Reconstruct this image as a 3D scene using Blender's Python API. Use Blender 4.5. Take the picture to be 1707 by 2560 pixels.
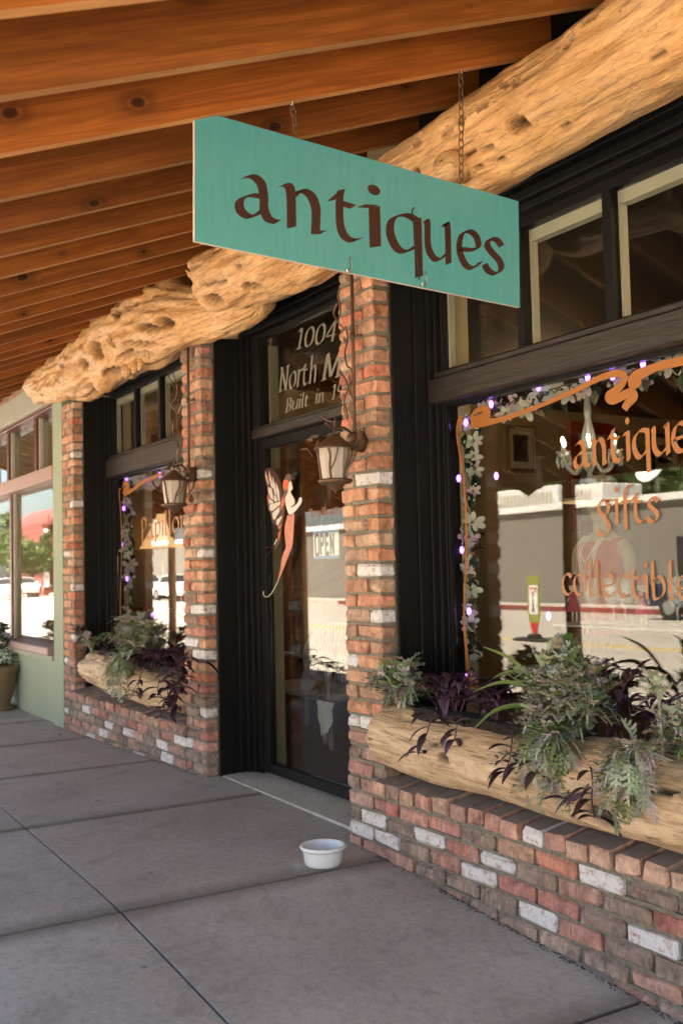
import bpy, math, random
import numpy as np
from mathutils import Vector, Matrix, noise
R = math.radians
sc = bpy.context.scene
for o in list(bpy.data.objects): bpy.data.objects.remove(o)

# ------------------------------------------------------------------ camera
CAM = Vector((3.7583, -2.4598, 1.2361)); YAW, PIT, ROL, FPX = -1.02660587, 0.05601717, -0.02307016, 2568.49
fw = Vector((math.sin(YAW)*math.cos(PIT), math.cos(YAW)*math.cos(PIT), math.sin(PIT)))
r_ = fw.cross(Vector((0, 0, 1))).normalized(); u_ = r_.cross(fw)
RT = r_*math.cos(ROL)+u_*math.sin(ROL); UP = -r_*math.sin(ROL)+u_*math.cos(ROL)
cd = bpy.data.cameras.new('camera'); cam = bpy.data.objects.new('camera', cd); sc.collection.objects.link(cam)
cam.matrix_world = Matrix(((RT.x, UP.x, -fw.x, CAM.x), (RT.y, UP.y, -fw.y, CAM.y), (RT.z, UP.z, -fw.z, CAM.z), (0, 0, 0, 1)))
cd.sensor_fit = 'VERTICAL'; cd.sensor_height = 36; cd.lens = FPX/2560*36; cd.clip_end = 500; cd.clip_start = 0.05
cd.dof.use_dof = True; cd.dof.focus_distance = 3.9; cd.dof.aperture_fstop = 4.0
sc.camera = cam

# ------------------------------------------------------------------ world, sun, exposure
SEL, SAZ = R(56), R(25)                      # sun high above the shop's roof: the walk lies in shade
w = bpy.data.worlds.new('World'); sc.world = w; w.use_nodes = True
nt = w.node_tree; sky = nt.nodes.new('ShaderNodeTexSky'); sky.sky_type = 'NISHITA'; sky.sun_disc = False
sky.dust_density = 2.5; sky.ozone_density = .4; sky.sun_elevation = SEL; sky.sun_rotation = SAZ
bg = nt.nodes['Background']; nt.links.new(sky.outputs[0], bg.inputs[0]); bg.inputs[1].default_value = 0.05
sl = bpy.data.lights.new('sun', 'SUN'); sl.energy = 5.0; sl.angle = R(.5); sl.color = (1, .88, .72)
so = bpy.data.objects.new('sun', sl); sc.collection.objects.link(so)
sd = Vector((math.sin(SAZ)*math.cos(SEL), math.cos(SAZ)*math.cos(SEL), math.sin(SEL)))
so.rotation_euler = sd.to_track_quat('Z', 'Y').to_euler(); so.location = (0, 5, 12)
vs = sc.view_settings; vs.view_transform = 'Standard'; vs.look = 'None'; vs.exposure = 3.72; vs.gamma = 1

# ------------------------------------------------------------------ helpers
def at(px, py, ax, val):
    "point where the sight line of a photo pixel meets the plane ax = val"
    d = fw + RT*((px-853.5)/FPX) - UP*((py-1280)/FPX); i = 'xyz'.index(ax)
    return CAM + d*((val-CAM[i])/d[i])

def tag(o, label=None, cat=None, group=None, kind=None):
    if label: o['label'] = label
    if cat: o['category'] = cat
    if group: o['group'] = group
    if kind: o['kind'] = kind
    return o
def thing(name, label, cat, loc=(0, 0, 0), group=None):
    o = bpy.data.objects.new(name, None); sc.collection.objects.link(o); o.location = loc; o.empty_display_size = .1
    return tag(o, label, cat, group)

class MB:
    def __init__(s): s.v = []; s.f = []; s.m = []; s.c = []; s.col = (1, 1, 1)
    def add(s, vs, fs, mi=0):
        b = len(s.v); s.v += [tuple(x) for x in vs]; s.f += [tuple(b+i for i in q) for q in fs]
        s.m += [mi]*len(fs); s.c += [s.col]*len(vs); return s
    def box(s, x0, x1, y0, y1, z0, z1, mi=0, bev=0.0):
        if bev <= 0:
            return s.add([(x, y, z) for x in (x0, x1) for y in (y0, y1) for z in (z0, z1)],
                  [(0, 1, 3, 2), (4, 6, 7, 5), (0, 4, 5, 1), (2, 3, 7, 6), (0, 2, 6, 4), (1, 5, 7, 3)], mi)
        return s.cbox(x0, x1, y0, y1, z0, z1, bev, mi=mi)
    def cbox(s, x0, x1, y0, y1, z0, z1, b, jit=0, rng=None, mi=0, keep=0):
        vs = []; X, Y, Z = (x0, x1), (y0, y1), (z0, z1)
        b = min(b, (x1-x0)*.45, (y1-y0)*.45, (z1-z0)*.45)
        for i in (0, 1):
            for j in (0, 1):
                for k in (0, 1):
                    c = (X[i], Y[j], Z[k]); sg = (1-2*i, 1-2*j, 1-2*k)
                    bb = b*(1+(rng.uniform(-.5, .9) if rng else 0))
                    for a in range(3):
                        p = [c[q]+sg[q]*bb*(0 if q == a else 1) for q in range(3)]
                        if rng: p = [q+rng.uniform(-jit, jit) for q in p]
                        vs.append(p)
        def I(i, j, k, a): return ((i*2+j)*2+k)*3+a
        fs = [(I(0,0,0,0), I(0,0,1,0), I(0,1,1,0), I(0,1,0,0)), (I(1,0,0,0), I(1,1,0,0), I(1,1,1,0), I(1,0,1,0)),
              (I(0,0,0,1), I(1,0,0,1), I(1,0,1,1), I(0,0,1,1)), (I(0,1,0,1), I(0,1,1,1), I(1,1,1,1), I(1,1,0,1)),
              (I(0,0,0,2), I(0,1,0,2), I(1,1,0,2), I(1,0,0,2)), (I(0,0,1,2), I(1,0,1,2), I(1,1,1,2), I(0,1,1,2))]
        for i in (0, 1):
            for j in (0, 1):
                fs += [(I(i,j,0,0), I(i,j,1,0), I(i,j,1,1), I(i,j,0,1)), (I(i,0,j,0), I(i,1,j,0), I(i,1,j,2), I(i,0,j,2)),
                       (I(0,i,j,1), I(1,i,j,1), I(1,i,j,2), I(0,i,j,2))]
                for k in (0, 1): fs.append((I(i,j,k,0), I(i,j,k,1), I(i,j,k,2)))
        return s.add(vs, fs, mi)
    def tube(s, pts, rad, n=8, mi=0, cap=True):
        pts = [Vector(p) for p in pts]; m = len(pts)
        rad = rad if isinstance(rad, (list, tuple)) else [rad]*m
        vs = []; up = Vector((0.13, .21, 1)).normalized(); prev = None
        for i, p in enumerate(pts):
            t = (pts[min(i+1, m-1)]-pts[max(i-1, 0)]).normalized()
            if prev is None:
                a = t.cross(up)
                if a.length < .1: a = t.cross(Vector((1, 0, 0)))
            else: a = prev - t*prev.dot(t)
            a.normalize(); prev = a; b = t.cross(a)
            for k in range(n):
                th = 2*math.pi*k/n; vs.append(p+(a*math.cos(th)+b*math.sin(th))*rad[i])
        fs = [(i*n+k, i*n+(k+1) % n, (i+1)*n+(k+1) % n, (i+1)*n+k) for i in range(m-1) for k in range(n)]
        if cap: fs += [tuple(range(n))[::-1], tuple((m-1)*n+k for k in range(n))]
        return s.add(vs, fs, mi)
    def lathe(s, prof, c=(0, 0, 0), n=24, mi=0, sq=None):
        vs = []
        for (r, z) in prof:
            for k in range(n):
                th = 2*math.pi*k/n; rr = r*(sq(th, z) if sq else 1)
                vs.append((c[0]+rr*math.cos(th), c[1]+rr*math.sin(th), c[2]+z))
        fs = [(i*n+k, i*n+(k+1) % n, (i+1)*n+(k+1) % n, (i+1)*n+k) for i in range(len(prof)-1) for k in range(n)]
        return s.add(vs, fs, mi)
    def ball(s, c, r, n=10, mi=0, sc_=(1, 1, 1)):
        vs = []; fs = []; m = max(5, n//2+1)
        for i in range(m):
            ph = math.pi*(i+.001)/(m-1+.002)
            for k in range(n):
                th = 2*math.pi*k/n
                vs.append((c[0]+r*sc_[0]*math.sin(ph)*math.cos(th), c[1]+r*sc_[1]*math.sin(ph)*math.sin(th), c[2]+r*sc_[2]*math.cos(ph)))
        fs = [(i*n+k, (i+1)*n+k, (i+1)*n+(k+1) % n, i*n+(k+1) % n) for i in range(m-1) for k in range(n)]
        return s.add(vs, fs, mi)
    def plate(s, poly, dv, mi=0):
        "solid plate: polygon (3-D points) thickened by dv"
        poly = [Vector(p) for p in poly]; dv = Vector(dv); n = len(poly)
        fs = [tuple(range(n)), tuple(range(2*n-1, n-1, -1))]+[(i, n+i, n+(i+1) % n, (i+1) % n) for i in range(n)]
        return s.add(poly+[p+dv for p in poly], fs, mi)
    def build(s, name, mats, parent=None, smooth=False, loc=(0, 0, 0), weld=False):
        me = bpy.data.meshes.new(name); L = Vector(loc)
        me.from_pydata([Vector(v)-L for v in s.v], [], s.f)
        mats = mats if isinstance(mats, (list, tuple)) else [mats]
        for m in mats: me.materials.append(m)
        if len(mats) > 1: me.polygons.foreach_set('material_index', s.m)
        a = me.color_attributes.new('Col', 'FLOAT_COLOR', 'POINT')
        a.data.foreach_set('color', [q for c in s.c for q in (*c, 1)])
        if smooth: me.polygons.foreach_set('use_smooth', [True]*len(s.f))
        me.update()
        o = bpy.data.objects.new(name, me); sc.collection.objects.link(o)
        o.location = L
        if parent:
            o.parent = parent; o.location = L-parent_world(parent)
        return o
def parent_world(p):
    v = Vector(p.location)
    while p.parent: p = p.parent; v += p.location
    return v
def spline(P, n=6):
    "Catmull-Rom through the points"
    P = [Vector(p) for p in P]; o = []
    for i in range(len(P)-1):
        a, b, c, d = P[max(i-1, 0)], P[i], P[i+1], P[min(i+2, len(P)-1)]
        for k in range(n):
            t = k/n; o.append(.5*((2*b)+(c-a)*t+(2*a-5*b+4*c-d)*t*t+(3*b-a-3*c+d)*t**3))
    return o+[P[-1]]

# ------------------------------------------------------------------ materials
class N:
    def __init__(s, name):
        s.m = bpy.data.materials.new(name); s.m.use_nodes = True; s.t = s.m.node_tree
        s.b = s.t.nodes['Principled BSDF']; s.out = s.t.nodes['Material Output']
    def n(s, typ, **k):
        o = s.t.nodes.new(typ)
        for a, b in k.items():
            if a[0] == '_': o.inputs[a[1:].replace('_', ' ')].default_value = b
            else: setattr(o, a, b)
        return o
    def l(s, a, b): s.t.links.new(a, b)
    def co(s, scale=(1, 1, 1), kind='Object', rand=False, rot=0):
        tc = s.n('ShaderNodeTexCoord'); mp = s.n('ShaderNodeMapping'); mp.inputs['Scale'].default_value = scale
        src = tc.outputs[kind]
        if rand:
            oi = s.n('ShaderNodeObjectInfo'); mu = s.n('ShaderNodeVectorMath', operation='MULTIPLY_ADD')
            cx = s.n('ShaderNodeCombineXYZ')
            for i, k in enumerate((7, 31, 13)):
                m = s.n('ShaderNodeMath', operation='MULTIPLY'); s.l(oi.outputs['Random'], m.inputs[0]); m.inputs[1].default_value = k
                s.l(m.outputs[0], cx.inputs[i])
            ad = s.n('ShaderNodeVectorMath', operation='ADD'); s.l(src, ad.inputs[0]); s.l(cx.outputs[0], ad.inputs[1]); src = ad.outputs[0]
        if rot:
            m0 = s.n('ShaderNodeMapping'); m0.inputs['Rotation'].default_value = (rot, 0, 0); s.l(src, m0.inputs[0]); src = m0.outputs[0]
        s.l(src, mp.inputs[0]); return mp.outputs[0]
    def noise(s, co, scale, detail=4, rough=.55, dist=0):
        o = s.n('ShaderNodeTexNoise', _Scale=scale, _Detail=detail, _Roughness=rough, _Distortion=dist); s.l(co, o.inputs['Vector']); return o.outputs['Fac']
    def ramp(s, fac, stops):
        r = s.n('ShaderNodeValToRGB'); e = r.color_ramp.elements
        while len(e) < len(stops): e.new(.5)
        for q, (p, c) in zip(e, stops): q.position = p; q.color = (*c, 1) if len(c) == 3 else c
        s.l(fac, r.inputs[0]); return r.outputs[0]
    def mix(s, fac, a, b, bt='MIX'):
        m = s.n('ShaderNodeMix', data_type='RGBA', blend_type=bt)
        for i, q in ((0, fac), (6, a), (7, b)):
            if hasattr(q, 'is_linked') or hasattr(q, 'links'): s.l(q, m.inputs[i])
            else: m.inputs[i].default_value = q if i == 0 else ((*q, 1) if len(q) == 3 else q)
        return m.outputs[2]
    def bump(s, h, st=.3, dist=.01, prev=None):
        b = s.n('ShaderNodeBump', _Strength=st, _Distance=dist); s.l(h, b.inputs['Height'])
        if prev is not None: s.l(prev, b.inputs['Normal'])
        s.l(b.outputs[0], s.b.inputs['Normal']); return b.outputs[0]
    def base(s, c):
        if hasattr(c, 'links'): s.l(c, s.b.inputs['Base Color'])
        else: s.b.inputs['Base Color'].default_value = (*c, 1)
def g(v): return (v, v, v)

def simple(name, col, rough=.6, var=.25, scale=6, bump=.15, bscale=60, metal=0, spec=.5, bd=.004, rand=False):
    k = N(name); co = k.co(rand=rand); f = k.noise(co, scale, 5)
    k.base(k.mix(f, tuple(c*(1-var) for c in col), tuple(min(1, c*(1+var)) for c in col)))
    k.b.inputs['Roughness'].default_value = rough; k.b.inputs['Metallic'].default_value = metal
    k.b.inputs['Specular IOR Level'].default_value = spec
    if bump: k.bump(k.noise(co, bscale, 4), bump, bd)
    return k.m
def attrcol(name, rough=.7, bump=.3, bscale=40, sub=0, spec=.3, var=.2, vs=14):
    k = N(name); a = k.n('ShaderNodeAttribute', attribute_name='Col'); co = k.co()
    f = k.noise(co, vs, 5); k.base(k.mix(1.0, a.outputs['Color'], k.ramp(f, [(.25, g(1-var)), (.75, g(1+var*.4))]), 'MULTIPLY'))
    k.b.inputs['Roughness'].default_value = rough; k.b.inputs['Specular IOR Level'].default_value = spec
    k.bump(k.noise(co, bscale, 4), bump, .003)
    return k.m
def translucent(m, f=.28):
    t = m.node_tree; tr = t.nodes.new('ShaderNodeBsdfTranslucent'); mx = t.nodes.new('ShaderNodeMixShader'); b = t.nodes['Principled BSDF']; mx.inputs[0].default_value = f
    t.links.new(b.inputs['Base Color'].links[0].from_socket, tr.inputs[0]); t.links.new(b.outputs[0], mx.inputs[1]); t.links.new(tr.outputs[0], mx.inputs[2]); t.links.new(mx.outputs[0], t.nodes['Material Output'].inputs[0]); return m
def emis(name, col, st):
    k = N(name); k.base(col); k.b.inputs['Emission Color'].default_value = (*col, 1); k.b.inputs['Emission Strength'].default_value = st; return k.m

def mk_brick():
    k = N('old_brick'); a = k.n('ShaderNodeAttribute', attribute_name='Col'); co = k.co()
    fine = k.noise(co, 70, 6, .7); med = k.noise(co, 16, 5, .65, .6); big = k.noise(co, 5, 3)
    c = k.mix(1.0, a.outputs['Color'], k.ramp(med, [(.3, (.48, .42, .42)), (.48, (.95, .95, .95)), (.66, (1.38, 1.3, 1.2))]), 'MULTIPLY')
    st = k.noise(k.co((1, 1, .22)), 46, 6, .75, .5); c = k.mix(k.ramp(st, [(.34, g(.65)), (.48, g(0))]), c, (.15, .08, .05))
    sm = k.n('ShaderNodeMath', operation='MULTIPLY'); k.l(k.ramp(k.noise(k.co((1, 1, .35)), 33, 5, .7, .8), [(.5, g(0)), (.66, g(.75))]), sm.inputs[0]); k.l(k.ramp(big, [(.4, g(.1)), (.65, g(1))]), sm.inputs[1])
    c = k.mix(sm.outputs[0], c, (.62, .50, .40)); c = k.mix(k.ramp(fine, [(.25, g(.55)), (.42, g(0))]), c, (.10, .06, .045)); k.base(c)
    k.b.inputs['Roughness'].default_value = .88; k.b.inputs['Specular IOR Level'].default_value = .25
    b = k.bump(fine, .55, .006); k.bump(med, .5, .01, b); return k.m
def mk_white_brick():
    k = N('whitewashed_brick'); co = k.co(); f = k.noise(co, 34, 6, .75, .6)
    k.base(k.mix(k.ramp(f, [(.36, g(0)), (.5, g(1))]), (.36, .20, .14), (.66, .63, .60))); k.b.inputs['Roughness'].default_value = .7
    k.bump(f, .6, .006); return k.m
def mk_mortar():
    k = N('mortar'); co = k.co(); f = k.noise(co, 60, 6, .7); k.base(k.ramp(f, [(.3, (.13, .115, .085)), (.7, (.31, .28, .21))]))
    k.b.inputs['Roughness'].default_value = .95; k.bump(f, 1, .012); return k.m
def mk_wood(name, c0, c1, knot=True, gs=(5, 1.2, 26), rough=.62, ks=1.9):
    k = N(name); co = k.co(gs, rand=True, rot=-.369); f = k.noise(co, 1.6, 6, .6, 1.2); c = k.ramp(f, [(.25, c0), (.55, tuple((a+b)/2 for a, b in zip(c0, c1))), (.75, c1)])
    fine = k.noise(k.co((20, 3, 110), rand=True, rot=-.369), 2, 4); c = k.mix(k.ramp(fine, [(.3, g(.3)), (.6, g(0))]), c, tuple(q*.5 for q in c0))
    if knot:
        v = k.n('ShaderNodeTexVoronoi', voronoi_dimensions='2D', _Scale=ks, _Randomness=1.0); kc = k.co((1, 1.05, 1.7), rand=True, rot=-.369); sx_ = k.n('ShaderNodeSeparateXYZ'); cb_ = k.n('ShaderNodeCombineXYZ'); k.l(kc, sx_.inputs[0]); k.l(sx_.outputs[1], cb_.inputs[0]); k.l(sx_.outputs[2], cb_.inputs[1]); k.l(cb_.outputs[0], v.inputs['Vector'])
        sc2 = k.n('ShaderNodeSeparateColor'); k.l(v.outputs['Color'], sc2.inputs[0]); ml = k.n('ShaderNodeMath', operation='MULTIPLY_ADD'); k.l(sc2.outputs[0], ml.inputs[0]); ml.inputs[1].default_value = 2.3; ml.inputs[2].default_value = -.35; mxx = k.n('ShaderNodeMath', operation='MAXIMUM'); k.l(ml.outputs[0], mxx.inputs[0]); mxx.inputs[1].default_value = .02; dv = k.n('ShaderNodeMath', operation='DIVIDE'); wn = k.noise(k.co((1, 9, 9), rand=True), 2, 3); da = k.n('ShaderNodeMath', operation='MULTIPLY_ADD'); k.l(wn, da.inputs[0]); da.inputs[1].default_value = .03; k.l(v.outputs['Distance'], da.inputs[2]); k.l(da.outputs[0], dv.inputs[0]); k.l(mxx.outputs[0], dv.inputs[1]); d = dv.outputs[0]; c = k.mix(k.ramp(d, [(.0, g(1)), (.04, g(.92)), (.055, g(.25)), (.075, g(.5)), (.13, g(.12)), (.26, g(0))]), c, (.03, .010, .004))
    oi = k.n('ShaderNodeObjectInfo'); c = k.mix(1.0, c, k.ramp(oi.outputs['Random'], [(0, (.72, .66, .6)), (.5, (1, 1, 1)), (1, (1.25, 1.15, 1.05))]), 'MULTIPLY')
    k.base(c); k.b.inputs['Roughness'].default_value = rough; k.b.inputs['Specular IOR Level'].default_value = .3; k.bump(fine, .25, .003); return k.m
def mk_log(name, c0, c1, cg, gs=(2.2, 12, 12)):
    k = N(name); a = k.n('ShaderNodeAttribute', attribute_name='Col'); co = k.co(gs)
    f = k.noise(co, 1.5, 7, .65, 1.6); c = k.ramp(f, [(.28, c0), (.5, tuple((p+q)/2 for p, q in zip(c0, c1))), (.7, c1)])
    w_ = k.noise(k.co((1.2, 2.5, 2.5)), 1.7, 5, .6, .8); c = k.mix(k.ramp(w_, [(.5, g(0)), (.72, g(.6))]), c, cg)
    s = k.noise(k.co((3, 40, 40)), 2, 5, .7); c = k.mix(k.ramp(s, [(.33, g(.8)), (.47, g(0))]), c, (.17, .075, .03)); cr_ = k.noise(k.co((.7, 7, 7)), 2.2, 3, .5, 1.0); c = k.mix(k.ramp(cr_, [(.49, g(0)), (.5, g(.38)), (.51, g(0))]), c, (.10, .04, .015))
    pit = k.noise(k.co((14, 26, 26)), 3, 3, .5); c = k.mix(k.ramp(pit, [(.24, g(.8)), (.31, g(0))]), c, (.12, .05, .02))
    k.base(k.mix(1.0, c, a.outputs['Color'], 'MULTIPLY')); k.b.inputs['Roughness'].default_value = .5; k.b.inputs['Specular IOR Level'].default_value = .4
    b = k.bump(s, .55, .006); b = k.bump(f, .5, .02, b); k.bump(pit, .4, .01, b); return k.m
def mk_black():
    k = N('weathered_black_paint'); co = k.co((1, 1, .12)); f = k.noise(co, 45, 6, .75, .4); h = k.noise(k.co((.2, 1, 1)), 55, 6, .75, .4)
    k.base(k.mix(k.ramp(f, [(.66, g(0)), (.74, g(.5))]), (.0055, .005, .0045), (.07, .045, .028)))
    k.b.inputs['Roughness'].default_value = .55; k.b.inputs['Specular IOR Level'].default_value = .18
    b = k.bump(f, .5, .006); k.bump(h, .2, .004, b); return k.m
def mk_bar():
    k = N('worn_brown_black_paint'); f = k.noise(k.co((.08, 1, 1)), 60, 6, .75, .3); k.base(k.ramp(f, [(.35, (.012, .010, .009)), (.62, (.028, .022, .018)), (.76, (.13, .09, .06))]))
    k.b.inputs['Roughness'].default_value = .42; k.bump(f, .5, .005); return k.m
def mk_conc():
    k = N('trowelled_concrete'); co = k.co(); a = k.noise(co, 1.3, 5, .55, .4); b = k.noise(k.co((1, 1, 1)), 4.5, 6, .6, .8); f = k.noise(co, 160, 3, .8)
    c = k.ramp(a, [(.3, (.40, .358, .305)), (.7, (.54, .50, .44))]); sp = k.noise(co, 34, 6, .8); c = k.mix(k.ramp(sp, [(.34, g(.42)), (.5, g(0))]), c, (.20, .17, .145)); c = k.mix(k.ramp(sp, [(.55, g(0)), (.68, g(.3))]), c, (.72, .67, .61))
    c = k.mix(k.ramp(b, [(.28, g(.5)), (.46, g(0))]), c, (.24, .20, .17))
    v = k.n('ShaderNodeTexVoronoi', _Scale=2.6); k.l(co, v.inputs['Vector']); c = k.mix(k.ramp(v.outputs['Distance'], [(.018, g(.8)), (.045, g(0))]), c, (.06, .048, .042))
    c = k.mix(k.ramp(f, [(.3, g(.5)), (.46, g(0))]), c, (.17, .145, .13)); c = k.mix(k.ramp(f, [(.6, g(0)), (.75, g(.4))]), c, (.66, .61, .57))
    at_ = k.n('ShaderNodeAttribute', attribute_name='Col'); c = k.mix(1.0, c, at_.outputs['Color'], 'MULTIPLY'); k.base(c); k.b.inputs['Roughness'].default_value = .78; k.b.inputs['Specular IOR Level'].default_value = .3
    q = k.bump(f, .35, .002); k.bump(b, .12, .01, q); return k.m
def mk_glass(name, wav=.0, boost=1.0):
    k = N(name); ge = k.n('ShaderNodeNewGeometry'); d = k.n('ShaderNodeVectorMath', operation='DOT_PRODUCT')
    k.l(ge.outputs['Incoming'], d.inputs[0]); k.l(ge.outputs['Normal'], d.inputs[1])
    def M(op, a, b=None):
        m = k.n('ShaderNodeMath', operation=op)
        for i, q in enumerate((a, b)):
            if q is None: continue
            if isinstance(q, (int, float)): m.inputs[i].default_value = q
            else: k.l(q, m.inputs[i])
        return m.outputs[0]
    F = M('ADD', M('MULTIPLY', M('POWER', M('SUBTRACT', 1.0, M('ABSOLUTE', d.outputs['Value'])), 5.0), .96), .04)
    F = M('MINIMUM', M('MULTIPLY', F, boost), 1.0)
    t = k.n('ShaderNodeBsdfTransparent'); t.inputs[0].default_value = (.93, .95, .93, 1); gl = k.n('ShaderNodeBsdfGlossy', _Roughness=0.0)
    if wav:
        b = k.n('ShaderNodeBump', _Strength=wav, _Distance=.004); k.l(k.noise(k.co((1, 1, .5)), 6, 1), b.inputs['Height']); k.l(b.outputs[0], gl.inputs['Normal'])
    mx = k.n('ShaderNodeMixShader'); k.l(F, mx.inputs[0]); k.l(t.outputs[0], mx.inputs[1]); k.l(gl.outputs[0], mx.inputs[2])
    k.l(mx.outputs[0], k.out.inputs[0]); return k.m
def mk_stucco(name, c):
    k = N(name); co = k.co(); f = k.noise(co, 38, 6, .7); a = k.noise(co, 2.2, 4)
    k.base(k.mix(a, tuple(q*.85 for q in c), tuple(q*1.1 for q in c))); k.b.inputs['Roughness'].default_value = .85; k.bump(f, .8, .012); return k.m

def mk_road():
    k = N('sunlit_road'); a = k.noise(k.co((.12, 1.6, 1)), .9, 6, .65, .4); b = k.noise(k.co((.5, .5, 1)), 1.6, 6, .7, 1.2); c = k.ramp(a, [(.3, (.27, .24, .20)), (.46, (.42, .375, .315)), (.6, (.44, .395, .335)), (.72, (.56, .51, .44))])
    c = k.mix(k.ramp(b, [(.488, g(0)), (.5, g(.75)), (.512, g(0))]), c, (.10, .09, .08)); k.base(c); k.b.inputs['Roughness'].default_value = .9; k.bump(k.noise(k.co(), 80, 4), .3, .004); return k.m
M = dict(
 brick=mk_brick(), wbrick=mk_white_brick(), mortar=mk_mortar(),
 rafter=mk_wood('stained_pine', (.17, .046, .005), (.43, .145, .024), ks=2.6),
 raftbounce=mk_wood('rafter_bounce_light', (.46, .20, .06), (.62, .33, .13), False),  # paler rafter undersides: light bouncing off the road put into the colour
 deck=mk_wood('roof_boards', (.13, .045, .010), (.26, .10, .025), False),
 log=mk_log('peeled_juniper', (.50, .25, .09), (.78, .47, .20), (.72, .50, .28)),
 plog=mk_log('pale_planter_log', (.44, .29, .155), (.68, .51, .325), (.29, .24, .17)),
 silltop=simple('dirt_grey_sill_top', (.25, .195, .16), .9, .35, 9, .6, 60), black=mk_black(), bar=mk_bar(), conc=mk_conc(),
 glass=mk_glass('window_glass', .012, 1.3), wavy=mk_glass('old_window_glass', .10),
 cream=simple('cream_paint', (.50, .38, .22), .6, .12, 3, .05), trim=simple('faded_trim', (.46, .41, .31), .55, .15, 5, .1),
 teal_old=simple('teal_sign_paint', (.095, .33, .31), .42, .10, 4, .08, 140, bd=.001), brown=simple('dark_brown_lettering', (.040, .010, .004), .45, .1, 5, 0),
 edge=simple('raw_plywood_edge', (.55, .45, .35), .8), rust=simple('rusty_steel', (.15, .085, .045), .6, .4, 40, .4, 120, metal=.6),
 zinc=simple('zinc_hook', (.55, .55, .53), .35, .1, 20, 0, metal=.9), iron=simple('brown_lantern_iron', (.115, .062, .034), .55, .35, 30, .35, 90, metal=.35),
 orange=simple('orange_gold_paint', (.34, .125, .026), .4, .08, 5, 0), silver=simple('silver_leaf_lettering', (.20, .175, .135), .4, .1, 5, 0),
 soil=simple('potting_soil', (.03, .02, .015), .95, .4, 40, 1, 60, bd=.02), leafc=translucent(attrcol('leaf', .6, .1, 60)), purple=attrcol('purple_leaf', .45, .1, 60, spec=.5),
 china=simple('white_glazed_china', (.80, .77, .73), .22, .04, 3, 0), green=mk_stucco('green_stucco', (.34, .385, .27)), beige=mk_stucco('beige_stucco', (.42, .40, .32)),
 maroon=simple('maroon_trim', (.115, .030, .022), .45, .2, 10, .1), mauve=simple('mauve_sill', (.36, .22, .19), .5, .15, 8, .15),
 asphalt=mk_road(), paintw=simple('white_paint', (.78, .77, .74), .6, .05), painty=simple('yellow_road_paint', (.62, .42, .08), .6, .1),
 grey=mk_stucco('grey_wall', (.20, .185, .16)), dark=simple('dark_opening', (.02, .02, .02), .4, .1, 3, 0), redw=mk_stucco('red_wall', (.16, .035, .03)),
 bark=simple('bark', (.10, .07, .05), .9, .3, 20, .6, 30), attr=attrcol('painted_metal', .5, .1, 60), cloth=simple('fabric', (.30, .30, .29), .9, .1, 20, .4, 200),
 crystal=simple('cut_crystal', (.80, .80, .78), .08, .05, 30, .3, 60, spec=1.0), terra=simple('terracotta', (.24, .16, .085), .8, .2, 8, .3, 60),
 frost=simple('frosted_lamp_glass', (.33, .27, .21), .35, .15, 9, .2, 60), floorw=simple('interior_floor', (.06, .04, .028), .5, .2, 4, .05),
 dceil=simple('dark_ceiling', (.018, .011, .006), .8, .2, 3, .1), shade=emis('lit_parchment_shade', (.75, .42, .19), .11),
 rubber=simple('black_rubber', (.02, .02, .02), .6, .1, 5, 0), straw=simple('dry_straw', (.45, .36, .22), .9, .3, 40, .2))
ck = N('cut_crystal_glass'); ck.base((.62, .61, .57)); ck.b.inputs['Roughness'].default_value = .05; ck.b.inputs['Alpha'].default_value = .55; ck.b.inputs['Specular IOR Level'].default_value = 1.0; M['crystal'] = ck.m
k = N('brushed_teal_paint'); co = k.co((1, 9, 1.2)); f = k.noise(co, 5, 4, .55, .3); h = k.noise(k.co(), 3, 5, .6); c = k.ramp(f, [(.25, (.066, .275, .275)), (.75, (.080, .315, .312))]); c = k.mix(k.ramp(h, [(.5, g(0)), (.75, g(.35))]), c, (.11, .32, .30)); w_ = k.noise(k.co(), 42, 4, .8)
c = k.mix(k.ramp(w_, [(.24, g(.8)), (.29, g(0))]), c, (.05, .12, .10)); k.base(c); k.b.inputs['Roughness'].default_value = .4; k.bump(f, .15, .002); M['teal'] = k.m
M['bulb'] = emis('lit_candle_bulb', (1, .86, .62), 3); M['fairy_bulb'] = emis('purple_string_bulb', (.42, .16, 1.0), .5); M['ember'] = emis('warm_bulb', (1, .42, .1), .5)
M['tailred'] = simple('red_paint', (.5, .03, .03), .35)

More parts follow.
